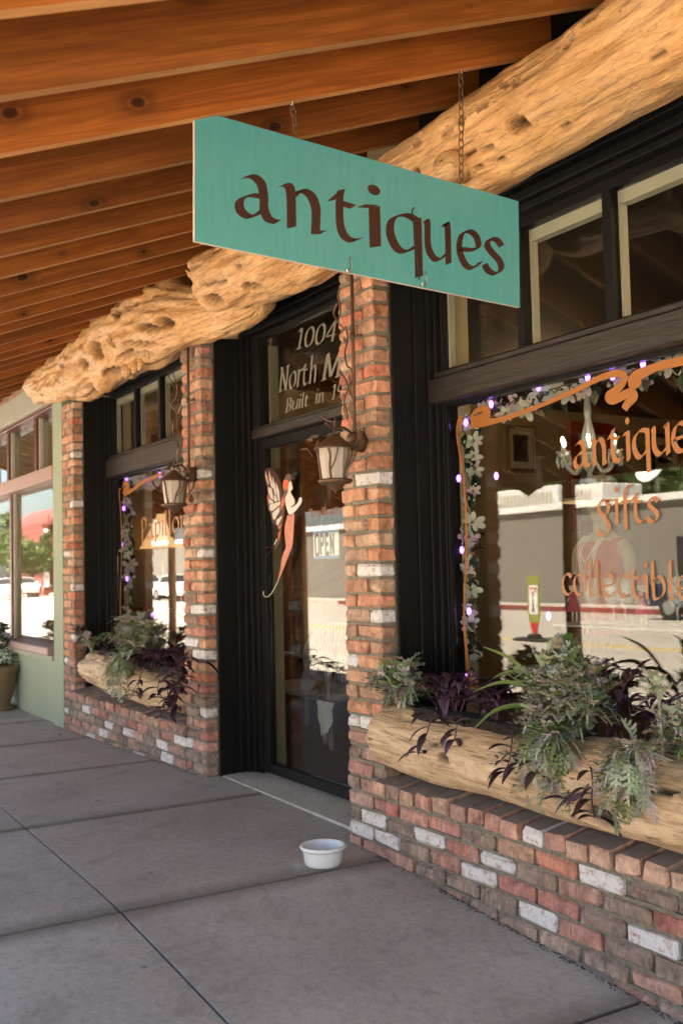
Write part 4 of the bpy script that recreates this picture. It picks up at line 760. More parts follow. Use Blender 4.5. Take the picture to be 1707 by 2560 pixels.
# ------------------------------------------------------------------ plants
def frame(d, up=Vector((0, 0, 1))):
    d = d.normalized(); s_ = d.cross(up)
    if s_.length < .05: s_ = d.cross(Vector((1, 0, 0)))
    s_.normalize(); return d, s_, s_.cross(d)
def lobed_leaf(q, p, d, L, W_, rg, droop=.3, col=(.3, .34, .28)):
    d, s_, n_ = frame(d); q.col = col; pts = [p+d*(L*t)+n_*(L*(.12*math.sin(t*PI)-droop*t*t)) for t in (0, .25, .5, .75, 1)]
    for i in range(4):
        a, b_ = pts[i], pts[i+1]; wv = .045*L; q.add([a+s_*wv, a-s_*wv, b_-s_*wv*.8, b_+s_*wv*.8], [(0, 1, 2, 3)])
    for t, w_ in ((.22, .55), (.4, .85), (.58, 1.0), (.76, .8), (.93, .45)):
        i = min(3, int(t*4)); a = pts[i].lerp(pts[i+1], t*4-i)
        for sg_ in (1, -1):
            o_ = (s_*sg_*.85+d*rg.uniform(.4, .75)).normalized(); l_ = W_*1.15*w_*rg.uniform(.8, 1.15); nn = n_*rg.uniform(-.15, .2)*l_
            e = d*(.085*L); q.add([a-e*.6, a+e*.6, a+o_*l_*.6+e*1.1+nn*.5, a+o_*l_+e*.7+nn, a+o_*l_*1.05+nn, a+o_*l_*.9-e*.7+nn, a+o_*l_*.55-e*1.0+nn*.5], [(0, 1, 2, 3, 4, 5, 6)])
            if w_ > .5: m_ = a+o_*l_*.55; o2 = (o_+d*.9).normalized()*l_*.45; q.add([m_-o2.cross(n_)*.2, m_+o2*.6+o2.cross(n_)*.22, m_+o2, m_+o2*.5-o2.cross(n_)*.25], [(0, 1, 2, 3)])
    q.col = (1, 1, 1)
SILV = [(.50, .48, .37), (.58, .56, .45), (.42, .43, .30), (.33, .37, .22), (.64, .61, .50)]; GRN = [(.15, .22, .06), (.21, .28, .09), (.28, .32, .14)]
def dusty(label, base, n, H, spread, seed, hang=0.0, gr=.25, group='silvery dusty miller plants', sz=1.0, dirs=None):
    rg = random.Random(seed); base = Vector(base); t = thing('dusty_miller', label, 'plant', tuple(base), group); st = MB(); lf = MB()
    for i in range(n):
        th = rg.uniform(0, 2*PI) if dirs is None else rg.uniform(*dirs); e = rg.uniform(.25, 1.0)
        out = Vector((math.cos(th)*spread*e, math.sin(th)*spread*e*.7-.02, 0)); h = H*rg.uniform(.35, 1)*(1.15-e*.55)
        if hang and rg.random() < hang: h = -H*rg.uniform(.0, .55); out.y = -abs(out.y)*.6-.11; m_ = base+Vector((out.x*.5, out.y*.95, .03))
        else: m_ = base+out*.45+Vector((0, 0, h*.65))
        P = spline([base+Vector((rg.uniform(-.03, .03), rg.uniform(-.02, .02), -.02)), m_, base+out+Vector((0, 0, h))], 6)
        st.tube(P, [.0035-.0018*k/len(P) for k in range(len(P))], 5)
        for k in range(3, len(P)):
            for _ in range(2 if k > 6 else 1):
                d = (P[k]-P[k-1]).normalized()*.6+Vector((rg.uniform(-1, 1), rg.uniform(-1, .6), rg.uniform(-.5, .6)))
                c = rg.choice(GRN if rg.random() < gr*(1.4-k/len(P)) else SILV); c = tuple(v*rg.uniform(.8, 1.1) for v in c)
                lobed_leaf(lf, P[k], d, rg.uniform(.045, .075)*sz, rg.uniform(.013, .020)*sz, rg, rg.uniform(.1, .6), c)
    st.build('stems', simple('pale_stem', (.30, .29, .22), .8), t, loc=tuple(base)); lf.build('foliage', M['leafc'], t, loc=tuple(base))
def blade(q, p, d, L, W_, rg, col, droop=.2, fold=.35, n=6):
    d, s_, n_ = frame(d); q.col = col; vs = []
    for i in range(n+1):
        t = i/n; w_ = W_*math.sin(PI*min(1, (t*.92+.08)))**.7*(1 if t < 1 else 0); c = p+d*(L*t)+n_*(L*.1*math.sin(t*PI))+Vector((0, 0, -droop*L*t*t)); vs += [c+s_*w_+n_*w_*fold, c, c-s_*w_+n_*w_*fold]
    q.add(vs, [(3*i+k, 3*i+k+1, 3*i+k+4, 3*i+k+3) for i in range(n) for k in (0, 1)]); q.col = (1, 1, 1)
PUR = [(.050, .020, .036), (.075, .03, .055), (.035, .016, .022), (.10, .05, .085), (.055, .028, .028)]
def purple(label, base, trails, seed, n=9, up=.09, sp=.12, group='purple heart plants', sz=1.0):
    rg = random.Random(seed); base = Vector(base); t = thing('purple_heart', label, 'plant', tuple(base), group); st = MB(); lf = MB(); paths = []
    for i in range(n):
        th = rg.uniform(0, 2*PI); o_ = Vector((math.cos(th)*sp, math.sin(th)*sp*.5, 0))*rg.uniform(.3, 1); s0 = base+Vector((rg.uniform(-sp, sp)*.6, rg.uniform(-.03, .03), -.01))
        paths.append([s0, s0+o_*.5+Vector((0, 0, up*.7)), s0+o_+Vector((0, 0, up*rg.uniform(.5, 1.1)))])
    for tr in trails: paths.append([Vector(v) for v in tr])
    for pt in paths:
        P = spline(pt, 6); st.tube(P, .0025, 5); al = 0; last = None; k = 2
        while k < len(P):
            d = (P[k]-P[k-1]).normalized(); sgn = 1 if al % 2 else -1; al += 1; s_ = frame(d)[1]*sgn+Vector((0, 0, rg.uniform(-.1, .6)))
            tip = k > len(P)-4; blade(lf, P[k], d*rg.uniform(.3, .9)+s_*rg.uniform(.5, 1)+Vector((0, rg.uniform(-.5, .2), 0)), rg.uniform(.06, .10)*sz, rg.uniform(.012, .017)*sz, rg, rg.choice(PUR), rg.uniform(.0, .5)); k += 1 if tip else 2
    st.build('stems', simple('purple_stem', (.08, .035, .05), .6), t, loc=tuple(base)); lf.build('foliage', M['purple'], t, loc=tuple(base))
Z0 = .66
def bp(px, y=.02, z=Z0): return at(px, 1790, 'y', y).x
x1_ = at(1010, 1760, 'y', .0).x
dusty('small dusty miller at the left end of the near log planter', (x1_, .0, Z0), 26, .18, .13, 5, gr=.22, sz=1.2)
x2_ = at(1440, 1830, 'y', .0).x
dusty('big bushy dusty miller in the middle of the near log planter', (x2_, -.02, Z0), 58, .30, .155, 6, hang=.25, gr=.3, sz=1.3)
x3_ = at(1650, 1890, 'y', -.08).x
dusty('dusty miller spilling down the front of the near planter log on the right', (x3_, -.06, Z0+.01), 15, .26, .13, 7, hang=.95, gr=.05, sz=1.2)
dusty('dusty miller in the near planter at the right edge of the photo', (at(1690, 1850, 'y', .0).x+.06, .0, Z0), 14, .14, .12, 8, hang=.2)
purple('dark purple heart clump left of the strap leaves in the near planter', (at(1110, 1780, 'y', .02).x, .03, Z0), [[at(1062, 1770, 'y', -.08), at(1075, 1800, 'y', -.15), at(1060, 1850, 'y', -.175), at(1045, 1885, 'y', -.18)], [at(1110, 1800, 'y', -.05), at(1140, 1810, 'y', -.15), at(1135, 1850, 'y', -.17)]], 11, n=12, up=.12)
purple('purple heart clump behind the strap leaves of the near planter', (at(1235, 1790, 'y', .04).x, .04, Z0), [[at(1290, 1820, 'y', -.08), at(1300, 1870, 'y', -.17), at(1290, 1920, 'y', -.185)], [at(1320, 1820, 'y', -.1), at(1330, 1890, 'y', -.18), at(1345, 1935, 'y', -.19)], [at(1280, 1830, 'y', -.1), at(1275, 1890, 'y', -.17), at(1262, 1930, 'y', -.18)]], 12, n=14, up=.12)
purple('purple heart with long dry trailing shoots in front of the big dusty miller', (at(1480, 1830, 'y', .03).x, .05, Z0+.02), [[at(1470, 1890, 'y', -.1), at(1480, 1950, 'y', -.185), at(1478, 2000, 'y', -.19), at(1486, 2045, 'y', -.2)], [at(1470, 1960, 'y', -.18), at(1440, 1998, 'y', -.19), at(1410, 2000, 'y', -.19)], [at(1440, 1780, 'y', .04), at(1430, 1700, 'y', .05), at(1415, 1640, 'y', .05)]], 13, n=8, up=.22)
purple('purple heart sprigs at the right of the near planter', (at(1590, 1850, 'y', .05).x, .06, Z0), [], 14, n=7, up=.16, sp=.16)
# arching strap-leaved plant
t = thing('strap_leaf_plant', 'green strap-leaved plant arching over the near planter', 'plant', tuple(at(1390, 1800, 'y', .03)), None); q = MB(); q.col = (.13, .19, .045)
def strap(pts, W_, col):
    q.col = col; P = spline([at(*v) for v in pts], 7); vs = []
    for i, p in enumerate(P):
        tt = i/(len(P)-1); tn = (P[min(i+1, len(P)-1)]-P[max(i-1, 0)]).normalized(); s_ = tn.cross(Vector((-.75, 1, .4))).normalized(); w_ = W_*(1-tt**3)*(.6+.4*min(1, tt*4)); n_ = tn.cross(s_); vs += [p+s_*w_, p+n_*w_*.35, p-s_*w_]
    q.add(vs, [(3*i+k, 3*i+k+1, 3*i+k+4, 3*i+k+3) for i in range(len(P)-1) for k in (0, 1)])
strap([(1395, 1800, 'y', .03), (1345, 1720, 'y', .02), (1280, 1650, 'y', .0), (1205, 1616, 'y', -.02)], .011, (.17, .22, .05))
strap([(1395, 1800, 'y', .03), (1340, 1730, 'y', .0), (1260, 1705, 'y', -.03), (1180, 1730, 'y', -.05)], .010, (.14, .2, .045))
strap([(1390, 1810, 'y', .03), (1320, 1765, 'y', -.03), (1240, 1775, 'y', -.10), (1180, 1826, 'y', -.17)], .010, (.12, .18, .04))
strap([(1390, 1800, 'y', .04), (1330, 1690, 'y', .06), (1270, 1680, 'y', .05), (1225, 1700, 'y', .05)], .009, (.12, .19, .05))
strap([(1395, 1790, 'y', .04), (1330, 1710, 'y', .07), (1290, 1700, 'y', .07), (1262, 1675, 'y', .07)], .006, (.18, .22, .06))
q.build('leaves', M['leafc'], t, loc=tuple(at(1390, 1800, 'y', .03)))
# left planter
dusty('silvery dusty miller bush in the far log planter', (at(352, 1640, 'y', .0).x, .0, .66), 50, .30, .25, 21, hang=.25, gr=.3, sz=1.35, group='silvery dusty miller plants')
dusty('sparse dusty miller sprig at the left end of the far planter', (at(232, 1630, 'y', .0).x, .0, .66), 7, .14, .10, 22, gr=.2, sz=1.1)
purple('purple heart spilling over the right end of the far planter', (at(425, 1670, 'y', .0).x, .0, .63), [[at(430, 1690, 'y', -.1), at(440, 1730, 'y', -.18), at(430, 1775, 'y', -.19)], [at(415, 1690, 'y', -.1), at(420, 1740, 'y', -.19), at(405, 1780, 'y', -.2)], [at(440, 1670, 'y', -.1), at(450, 1700, 'y', -.18), at(455, 1720, 'y', -.19)], [at(400, 1700, 'y', -.12), at(395, 1730, 'y', -.19), at(415, 1750, 'y', -.2)], [at(448, 1660, 'y', -.08), at(455, 1690, 'y', -.15), at(440, 1760, 'y', -.2)], [at(425, 1670, 'y', -.1), at(428, 1710, 'y', -.18), at(415, 1795, 'y', -.2)], [at(435, 1660, 'y', -.12), at(448, 1705, 'y', -.2), at(438, 1745, 'y', -.21)]], 31, n=30, up=.12, sp=.34, sz=1.35)
purple('purple heart shoots hanging down the middle of the far planter', (at(352, 1670, 'y', -.02).x, -.05, .64), [[at(352, 1670, 'y', -.1), at(348, 1700, 'y', -.19), at(330, 1735, 'y', -.2)], [at(358, 1670, 'y', -.1), at(345, 1720, 'y', -.19), at(325, 1745, 'y', -.2)]], 32, n=4, up=.05)
purple('purple heart shoots at the left end of the far planter', (at(215, 1620, 'y', .02).x, .03, .66), [], 33, n=6, up=.14)

# ------------------------------------------------------------------ white bowl
bc = at(808, 2162, 'z', gz(-.1)+.0); bw = thing('water_bowl', 'white china bowl standing on the sidewalk before the near brick pier', 'bowl', tuple(bc))
q = MB(); fl = lambda th, z: 1+(.012*math.cos(th*14) if z < .06 and z > .004 else 0)
q.lathe([(x_*1.12, z_*1.1) for x_, z_ in [(.0, .001), (.062, .001), (.067, .004), (.071, .02), (.076, .055), (.078, .060), (.085, .063), (.088, .070), (.085, .077), (.079, .0775), (.075, .07), (.068, .02), (.05, .014), (.0, .013)]], bc, 56, sq=fl)
q.build('bowl_body', M['china'], bw, smooth=True, loc=tuple(bc)); q = MB(); q.lathe([(0, .040), (.079, .040)], bc, 40); q.build('water', simple('still_water', (.35, .31, .28), .03, .02, 2, 0), bw, loc=tuple(bc))

q = MB(); rg = random.Random(12)
for i in range(900):
    x = rg.uniform(-4.6, 2.3) if i % 3 else rg.uniform(.4, 2.3)
    if -1.9 < x < -.31: continue
    y = -.006-abs(rg.gauss(0, .012)); z = gz(x)+.001; a = rg.uniform(0, PI); l = rg.uniform(.003, .011); w_ = rg.uniform(.0015, .004); q.col = rg.choice([(.03, .025, .02), (.07, .055, .04), (.05, .045, .03), (.30, .25, .16), (.12, .10, .06)])
    d = Vector((math.cos(a)*l, math.sin(a)*l*.5, 0)); n_ = Vector((-math.sin(a)*w_, math.cos(a)*w_, 0)); c = Vector((x, y, z)); q.add([c-d, c+n_, c+d, c-n_, c+Vector((0, 0, .003))], [(0, 1, 4), (1, 2, 4), (2, 3, 4), (3, 0, 4)])
tag(q.build('grit_and_leaf_crumbs', M['leafc']), 'dark grit and leaf crumbs along the foot of the low brick walls', 'debris', kind='stuff')
# litter on the walk
rg = random.Random(2)
for i, (px, py, lab, pal) in enumerate(((1062, 2310, 'pale dry stem lying on the sidewalk below the near wall', (.5, .47, .38)), (1288, 2438, 'small curled brown leaf on the sidewalk', (.35, .25, .14)), (1425, 2470, 'dry tan twig on the sidewalk at the lower right', (.42, .33, .22)), (150, 1838, 'dark crumpled leaf against the foot of the far pier', (.05, .045, .03)))):
    p = at(px, py, 'z', gz(at(px, py, 'z', 0).x)+.004); t = thing('dry_leaf', lab, 'leaf litter', tuple(p)); q = MB(); q.col = pal
    for k in range(3 if i != 1 else 2):
        a = rg.uniform(-.5, .5)+(0 if i != 3 else k); d = Vector((math.cos(a), math.sin(a), rg.uniform(0, .15)))
        blade(q, p-d*.02+Vector((rg.uniform(-.01, .01), rg.uniform(-.01, .01), 0)), d, rg.uniform(.03, .055), .004 if i != 1 else .009, rg, pal, 0, .6)
    q.build('leaf_blade', M['leafc'], t, loc=tuple(p))
# ------------------------------------------------------------------ green neighbour shop
nb = thing('green_shop', 'sage green stucco shop with maroon window frames on the left', 'building')
GY = .05; XR = -4.835
z_s = .585; ztb, ztt, zl = 2.075, 2.20, 2.74
B_('stucco_wall', [(-13, XR, .03, .4, -.4, z_s-.03), (-13, XR, .02, .4, zl+.24, 4.2), (-5.115, XR, .0, .4, -.4, zl+.2)], M['green'], nb, 0)
B_('lintel', [(-13, XR+.0, -.04, .38, zl, zl+.238)], M['beige'], nb, .01)
q = MB(); Wk = Brickwork(9)
for n in range(6):
    x = -9-.1*(n % 2)
    while x < XR-.05: Wk.one(x, min(x+.2, XR), .0, .019, zl+.25+n*CH, zl+.25+n*CH+.057); x += .212
Wk.b.build('brick_frieze', [M['brick'], M['wbrick']], nb)
B_('window_sill', [(-13, -5.116, -.06, .2, z_s-.03, z_s+.04)], M['mauve'], nb, .01); B_('under_sill', [(-13, -5.116, -.02, .03, z_s-.075, z_s-.031)], M['beige'], nb, .005)
B_('transom_bar', [(-13, -5.116, -.01, .2, ztb, ztt)], M['mauve'], nb, .006)
def GXp(px, py=1300): return at(px, py, 'y', GY).x
mv = [GXp(28, 1400)-.0]; gx = [XRm for XRm in (-5.12,)]
fr = []; rv = []
for xm in (GXp(20, 1400)+.0, GXp(20, 1400)-2.6, GXp(20, 1400)-5.2): fr.append((xm, xm+.08, .07, .118, z_s+.04, ztb)); rv.append((xm+.0805, xm+.12, .09, .118, z_s+.04, ztb))
for xm in (GXp(83, 1080), GXp(15, 1100), GXp(83, 1080)-1.95, GXp(83, 1080)-2.9): fr.append((xm, xm+.08, .06, .118, ztt, zl-.03)); rv.append((xm+.0805, xm+.12, .085, .118, ztt, zl-.03))
fr.append((-13, -5.116, .0, .2, zl-.03, zl))
wf = B_('shop_window', fr, M['maroon'], nb, .004); B_('inner_reveal', rv, M['beige'], wf, 0)
q = MB(); q.box(-13, -5.117, .12, .126, z_s, ztb); q.box(-13, -5.117, .12, .126, ztt, zl-.03); q.build('pane', M['wavy'], wf)
B_('inside_room', [(-13, -5.0, 4, 4.1, -.3, 3.2), (-13, -5.0, .4, 4, -.1, 0), (-13, -5, .4, 4, 3.0, 3.1), (-5.05, -5, .4, 4, -.3, 3.1), (-13.1, -13, .0, 4, -.3, 3.1)], M['cream'], nb, 0)
# potted shrub by the green shop
pc = at(0, 1752, 'y', -.16); pc.z = gz(-7)+.0; pc.x -= .12
pt = thing('potted_shrub', 'clipped green shrub in a terracotta pot by the green wall', 'potted plant', tuple(pc))
q = MB(); q.lathe([(0, .0), (.17, .0), (.18, .03), (.15, .035), (.13, .06), (.17, .2), (.20, .35), (.22, .36), (.225, .42), (.205, .425), (.19, .36), (0, .36)], pc, 28); q.build('pot', M['terra'], pt, smooth=True, loc=tuple(pc))
q = MB(); rg = random.Random(3)
for i in range(1500):
    a = rg.uniform(0, 2*PI); e = rg.choice((.12, .23, .33)); ph = math.acos(rg.uniform(-1, 1)); c = Vector((0, 0, .5+.14*{.12: 0, .23: 1, .33: 2}[e])); r__ = .22-.05*{.12: 0, .23: 1, .33: 2}[e]
    p = pc+c+Vector((math.cos(a)*math.sin(ph), math.sin(a)*math.sin(ph), math.cos(ph)*.45))*r__*rg.uniform(.6, 1.05); blade(q, p, Vector((rg.uniform(-1, 1), rg.uniform(-1, 1), rg.uniform(-.4, 1))), .035, .009, rg, rg.choice([(.04, .09, .02), (.06, .13, .03), (.03, .07, .02)]), .1, n=2)
q.build('foliage', M['leafc'], pt, loc=tuple(pc)); q = MB(); q.tube([pc+Vector((0, 0, .3)), pc+Vector((0, 0, .8))], .018, 8); q.build('stem', M['bark'], pt, loc=tuple(pc))

# ------------------------------------------------------------------ garlands with purple lights inside the windows
def petal_flower(q, c, d, r, rg, col, n=6):
    d, s_, n_ = frame(d)
    for k in range(n):
        a = 2*PI*k/n+rg.uniform(-.2, .2); o_ = s_*math.cos(a)+n_*math.sin(a); t_ = s_*-math.sin(a)+n_*math.cos(a); q.col = tuple(v*rg.uniform(.85, 1.1) for v in col)
        l = r*rg.uniform(.8, 1.15); f_ = d*r*rg.uniform(.05, .45); q.add([c, c+o_*l*.45+t_*l*.26+f_*.4, c+o_*l*.85+t_*l*.2+f_*.8, c+o_*l+f_, c+o_*l*.85-t_*l*.2+f_*.7, c+o_*l*.45-t_*l*.26+f_*.3], [(0, 1, 2, 3, 4, 5)])
    q.col = (1, 1, 1)
def garland(label, path, seed, y, fr_, group, dens=1.0, bulbs=(), sz=1.0):
    rg = random.Random(seed); P = spline([(a, y, c) for a, c in path], 10); t = thing('flower_garland', label, 'garland', tuple(P[0]), group); lc = tuple(P[0]); L = sum((P[i+1]-P[i]).length for i in range(len(P)-1))
    def pos(s_):
        d = 0
        for i in range(len(P)-1):
            l = (P[i+1]-P[i]).length
            if d+l >= s_: return P[i].lerp(P[i+1], (s_-d)/l)
            d += l
        return P[-1]
    for k in range(2):
        q = MB(); q.tube([p+Vector((rg.uniform(-.012, .012), rg.uniform(-.01, .01), rg.uniform(-.012, .012))) for p in P], .0022, 5); q.build('wire', simple('green_wire', (.02, .04, .025), .5, 0, 1, 0), t, loc=lc)
    n = int(L/.075*dens)
    for i in range(n):
        c = pos(L*(i+.5)/n)+Vector((rg.uniform(0, .05), rg.uniform(0, .04), rg.uniform(-.045, .01)))*sz; q = MB()
        petal_flower(q, c, Vector((.7, -.6, rg.uniform(-.5, .3))), .049*sz*rg.uniform(.7, 1.2), rg, rg.choice([(.68, .60, .58), (.70, .66, .60), (.64, .52, .57), (.66, .63, .56)]), rg.choice((6, 7, 8))); q.col = (.35, .28, .12); q.ball(c+Vector((.004, -.008, 0)), .008*sz, 6); q.build('flower', M['leafc'], t, loc=lc)
    q = MB()
    for i in range(int(n*3.5)):
        c = pos(L*rg.random())+Vector((rg.uniform(0, .04), rg.uniform(0, .05), rg.uniform(-.05, .03)))*sz; blade(q, c, Vector((rg.uniform(-.2, 1), rg.uniform(-.5, .3), rg.uniform(-1, .6))), .055*sz, .017*sz, rg, rg.choice([(.02, .045, .02), (.035, .06, .03), (.05, .05, .03), (.16, .15, .11)]), .2, n=3)
    q.build('leaves', M['leafc'], t, loc=lc)
    for (px, py) in bulbs:
        p = at(px, py, 'y', y-.02); q = MB(); q.ball(p, .0105*sz, 8, sc_=(1, 1, 1.7)); q.build('light_bulb', M['fairy_bulb'], t, smooth=True, loc=lc)
gy = .405
ga = [A(1160, 1740, gy), A(1156, 1600, gy), A(1158, 1400, gy), A(1165, 1250, gy), A(1163, 1120, gy), A(1165, 1045, gy), A(1230, 1018, gy), A(1350, 985, gy), A(1500, 950, gy), A(1707, 905, gy), (2.05, 1.885)]
garland('white silk flower garland with purple bulbs round the near display window', ga, 4, gy, 0, 'lit flower garlands inside the windows', 1.0,
        [(1227, 1011), (1164, 1056), (1146, 1196), (1154, 1375), (1172, 1528), (1162, 1692), (1345, 968), (1468, 943), (1606, 910), (1370, 1540), (1240, 1190), (1530, 940)])
ga = [A(312, 1600, gy), A(310, 1500, gy), A(314, 1400, gy), A(312, 1300, gy), A(312, 1212, gy), A(345, 1200, gy), A(400, 1187, gy), A(470, 1170, gy)]
garland('white silk flower garland with purple bulbs round the far display window', ga, 5, gy, 0, 'lit flower garlands inside the windows', .9, [(317, 1198), (372, 1200), (310, 1271), (305, 1360), (318, 1447), (404, 1474), (381, 1536), (400, 1187)], 1.25)

# ------------------------------------------------------------------ things inside the shop
def lampobj(loc, e, col, r=.05):
    l = bpy.data.lights.new('lamp_light', 'POINT'); l.energy = e; l.color = col; l.shadow_soft_size = r; o = bpy.data.objects.new('lamp_light', l); sc.collection.objects.link(o); o.location = loc; return o
cc = at(1472, 1140, 'y', 1.55); ch_ = thing('chandelier', 'lit crystal chandelier hanging inside the near window', 'chandelier', tuple(cc)); lc = tuple(cc)
k_ = (cc-CAM).length/2568*1.0
q = MB(); q.tube([cc+Vector((0, 0, .75)), cc+Vector((0, 0, .40))], .006, 6); q.build('hanging_chain', M['rust'], ch_, loc=lc)
q = MB(); q.lathe([(.01, .40), (.045, .39), (.05, .37), (.014, .36), (.016, .30), (.022, .24), (.016, .20), (.036, .12), (.040, .08), (.018, .02), (.034, -.02), (.04, -.05), (.014, -.09), (.022, -.13), (.010, -.2), (.0, -.22)], cc, 12); q.build('crystal_column', M['crystal'], ch_, loc=lc)
dr = MB(); rg = random.Random(8)
for i in range(6):
    th = i*PI/3+.25; d = Vector((math.cos(th), math.sin(th), 0)); q = MB(); q.tube(spline([cc+d*.04+Vector((0, 0, -.04)), cc+d*.085+Vector((0, 0, -.09)), cc+d*.14+Vector((0, 0, -.05)), cc+d*.155+Vector((0, 0, .0))], 4), .009, 7); q.lathe([(.005, .0), (.035, .012), (.04, .022), (.01, .01), (.012, .05), (.0, .05)], cc+d*.155, 10); q.build('arm', M['crystal'], ch_, loc=lc)
    q = MB(); q.ball(cc+d*.155+Vector((0, 0, .082)), .010, 8, sc_=(1, 1, 2.2)); q.build('candle_bulb', M['bulb'], ch_, smooth=True, loc=lc)
    for k in range(7):
        a = 2*PI*k/7; p = cc+d*.155+Vector((math.cos(a)*.036, math.sin(a)*.036, .0)); dr.tube([p, p-Vector((0, 0, .03)), p-Vector((0, 0, .055))], [.002, .007, .001], 5)
for k in range(10): a = 2*PI*k/10; p = cc+Vector((math.cos(a)*.052, math.sin(a)*.052, .37)); dr.tube([p, p-Vector((0, 0, .04)), p-Vector((0, 0, .07))], [.002, .007, .001], 5)
dr.build('crystal_drops', M['crystal'], ch_, loc=lc)
lo = lampobj(cc+Vector((0, 0, .0)), .6, (1, .75, .45), .15); lo.parent = ch_; lo.location = (0, .1, -.45)
for x_, y_ in ((-2.8, 3.5), (1.75, 1.2)):
    cl = thing('shop_fill_lamp', 'plain glowing globe fill lamp inside the shop, %s' % ('behind the left window' if x_ < 0 else 'added out of view to light the dress form'), 'lamp', (x_, y_, 2.8)); q = MB(); q.ball((x_, y_, 2.78), .07, 14); q.tube([(x_, y_, 2.85), (x_, y_, 2.96)], .02, 8); q.build('globe', M['ember'], cl, smooth=True, loc=(x_, y_, 2.8)); lo = lampobj((x_, y_, 2.6), 1.3, (1, .70, .38), .1); lo.parent = cl; lo.location = (0, 0, -.2)  # globes light the room; second is added out of view for the dress form
def picture(label, u0, v0, u1, v1, fcol, frame_w, paint):
    a, c = at(u0, v0, 'x', -4.73), at(u1, v1, 'x', -4.73); y0_, y1_ = sorted((a.y, c.y)); z0_, z1_ = sorted((a.z, c.z))
    t = thing('framed_picture', label, 'picture', (-4.72, (y0_+y1_)/2, z0_)); lc = (-4.72, (y0_+y1_)/2, z0_); q = MB(); f_ = frame_w
    for bx_ in ((-4.748, -4.70, y0_, y1_, z0_, z0_+f_), (-4.748, -4.70, y0_, y1_, z1_-f_, z1_), (-4.748, -4.701, y0_, y0_+f_, z0_+f_, z1_-f_), (-4.748, -4.701, y1_-f_, y1_, z0_+f_, z1_-f_)): q.cbox(*bx_, .006)
    q.build('frame', fcol, t, loc=lc); q = MB(); q.box(-4.747, -4.735, y0_+f_, y1_-f_, z0_+f_, z1_-f_); q.build('mat_board', M['trim'], t, loc=lc)
    m_ = .16*(y1_-y0_); q = MB(); q.box(-4.7345, -4.732, y0_+f_+m_, y1_-f_-m_, z0_+f_+m_*1.2, z1_-f_-m_); q.build('painting', paint, t, loc=lc)
pa = N('oil_painting'); f = pa.noise(pa.co((1, 1, .7)), 7, 5, .6, 1); pa.base(pa.ramp(f, [(.35, (.02, .02, .015)), (.5, (.09, .05, .03)), (.6, (.22, .05, .04)), (.7, (.28, .2, .12))]))
picture('gilt framed dark figure painting on the far interior wall', 1264, 1062, 1338, 1180, simple('gilt', (.22, .15, .06), .35, .2, 20, .2, metal=.4), .03, pa.m)
picture('large red framed dark painting on the interior wall behind the chandelier', 1418, 1052, 1540, 1330, simple('red_frame', (.30, .02, .012), .35), .14, simple('dark_canvas', (.02, .014, .012), .5, .5, 5, 0))
picture('black framed picture on the interior wall right of the red frame', 1622, 1083, 1700, 1190, M['dark'], .05, simple('dim_canvas', (.05, .03, .03), .5, .5, 5, 0))
# mannequin with straw hat, beaded necklaces and red top
mc = at(1505, 1345, 'y', 1.5); mc = Vector(mc); mq = thing('dress_form', 'pale dress form in a red sleeveless top and wide straw hat inside the near window', 'mannequin', (mc.x, mc.y, .8)); lc = (mc.x, mc.y, .8)
skin = simple('cream_mannequin', (.36, .31, .24), .5, .05, 3, 0); redc = simple('red_cotton', (.46, .07, .035), .85, .15, 30, .4, 150)
X0, Y0_ = mc.x, mc.y
def ellring(q, rows, mi=0, n=20):
    vs = []
    for (z, cx_, cy_, rx, ry) in rows:
        for k in range(n): th = 2*PI*k/n; vs.append((X0+cx_+rx*math.cos(th), Y0_+cy_+ry*math.sin(th), z))
    q.add(vs, [(i*n+k, i*n+(k+1) % n, (i+1)*n+(k+1) % n, (i+1)*n+k) for i in range(len(rows)-1) for k in range(n)], mi)
q = MB(); ellring(q, [(.82, 0, 0, .12, .1), (1.0, 0, 0, .125, .1), (1.12, 0, 0, .15, .11), (1.25, 0, 0, .17, .115), (1.33, 0, 0, .175, .10), (1.38, 0, 0, .12, .08), (1.41, 0, 0, .06, .055), (1.47, 0, 0, .048, .05), (1.50, 0, -.01, .055, .065), (1.56, 0, -.015, .07, .085), (1.62, 0, -.01, .07, .09), (1.68, 0, 0, .05, .06), (1.70, 0, 0, .01, .01)])
for s_ in (-1, 1): q.tube(spline([(X0+s_*.15, Y0_, 1.33), (X0+s_*.20, Y0_, 1.27), (X0+s_*.215, Y0_+.01, 1.12), (X0+s_*.20, Y0_, .98)], 4), [.05]*4+[.045]*5+[.035]*4, 10)
q.build('torso', skin, mq, smooth=True, loc=lc)
q = MB(); ellring(q, [(.80, 0, 0, .16, .125), (.95, 0, 0, .14, .115), (1.05, 0, 0, .145, .115), (1.15, 0, 0, .165, .125), (1.25, 0, 0, .18, .127), (1.33, 0, 0, .178, .11), (1.37, 0, .01, .14, .085)]); q.build('red_top', redc, mq, smooth=True, loc=lc)
q = MB(); ellring(q, [(1.60, 0, 0, .27, .25), (1.615, 0, 0, .24, .22), (1.63, 0, 0, .10, .115), (1.72, 0, 0, .095, .105), (1.75, 0, 0, .06, .07), (1.755, 0, 0, .003, .003)]); ellring(q, [(1.598, 0, 0, .27, .25), (1.61, 0, 0, .1, .11)]); q.build('straw_hat', simple('straw_hat_weave', (.5, .42, .3), .85, .15, 50, .5, 140), mq, smooth=True, loc=lc)
q = MB()
for w_, d_ in ((.05, .16), (.07, .24), (.09, .3)): q.tube(spline([(X0-w_, Y0_-.06, 1.39), (X0-w_*.9, Y0_-.135, 1.3), (X0, Y0_-.145, 1.39-d_), (X0+w_*.9, Y0_-.135, 1.3), (X0+w_, Y0_-.06, 1.39)], 6), .004, 6)
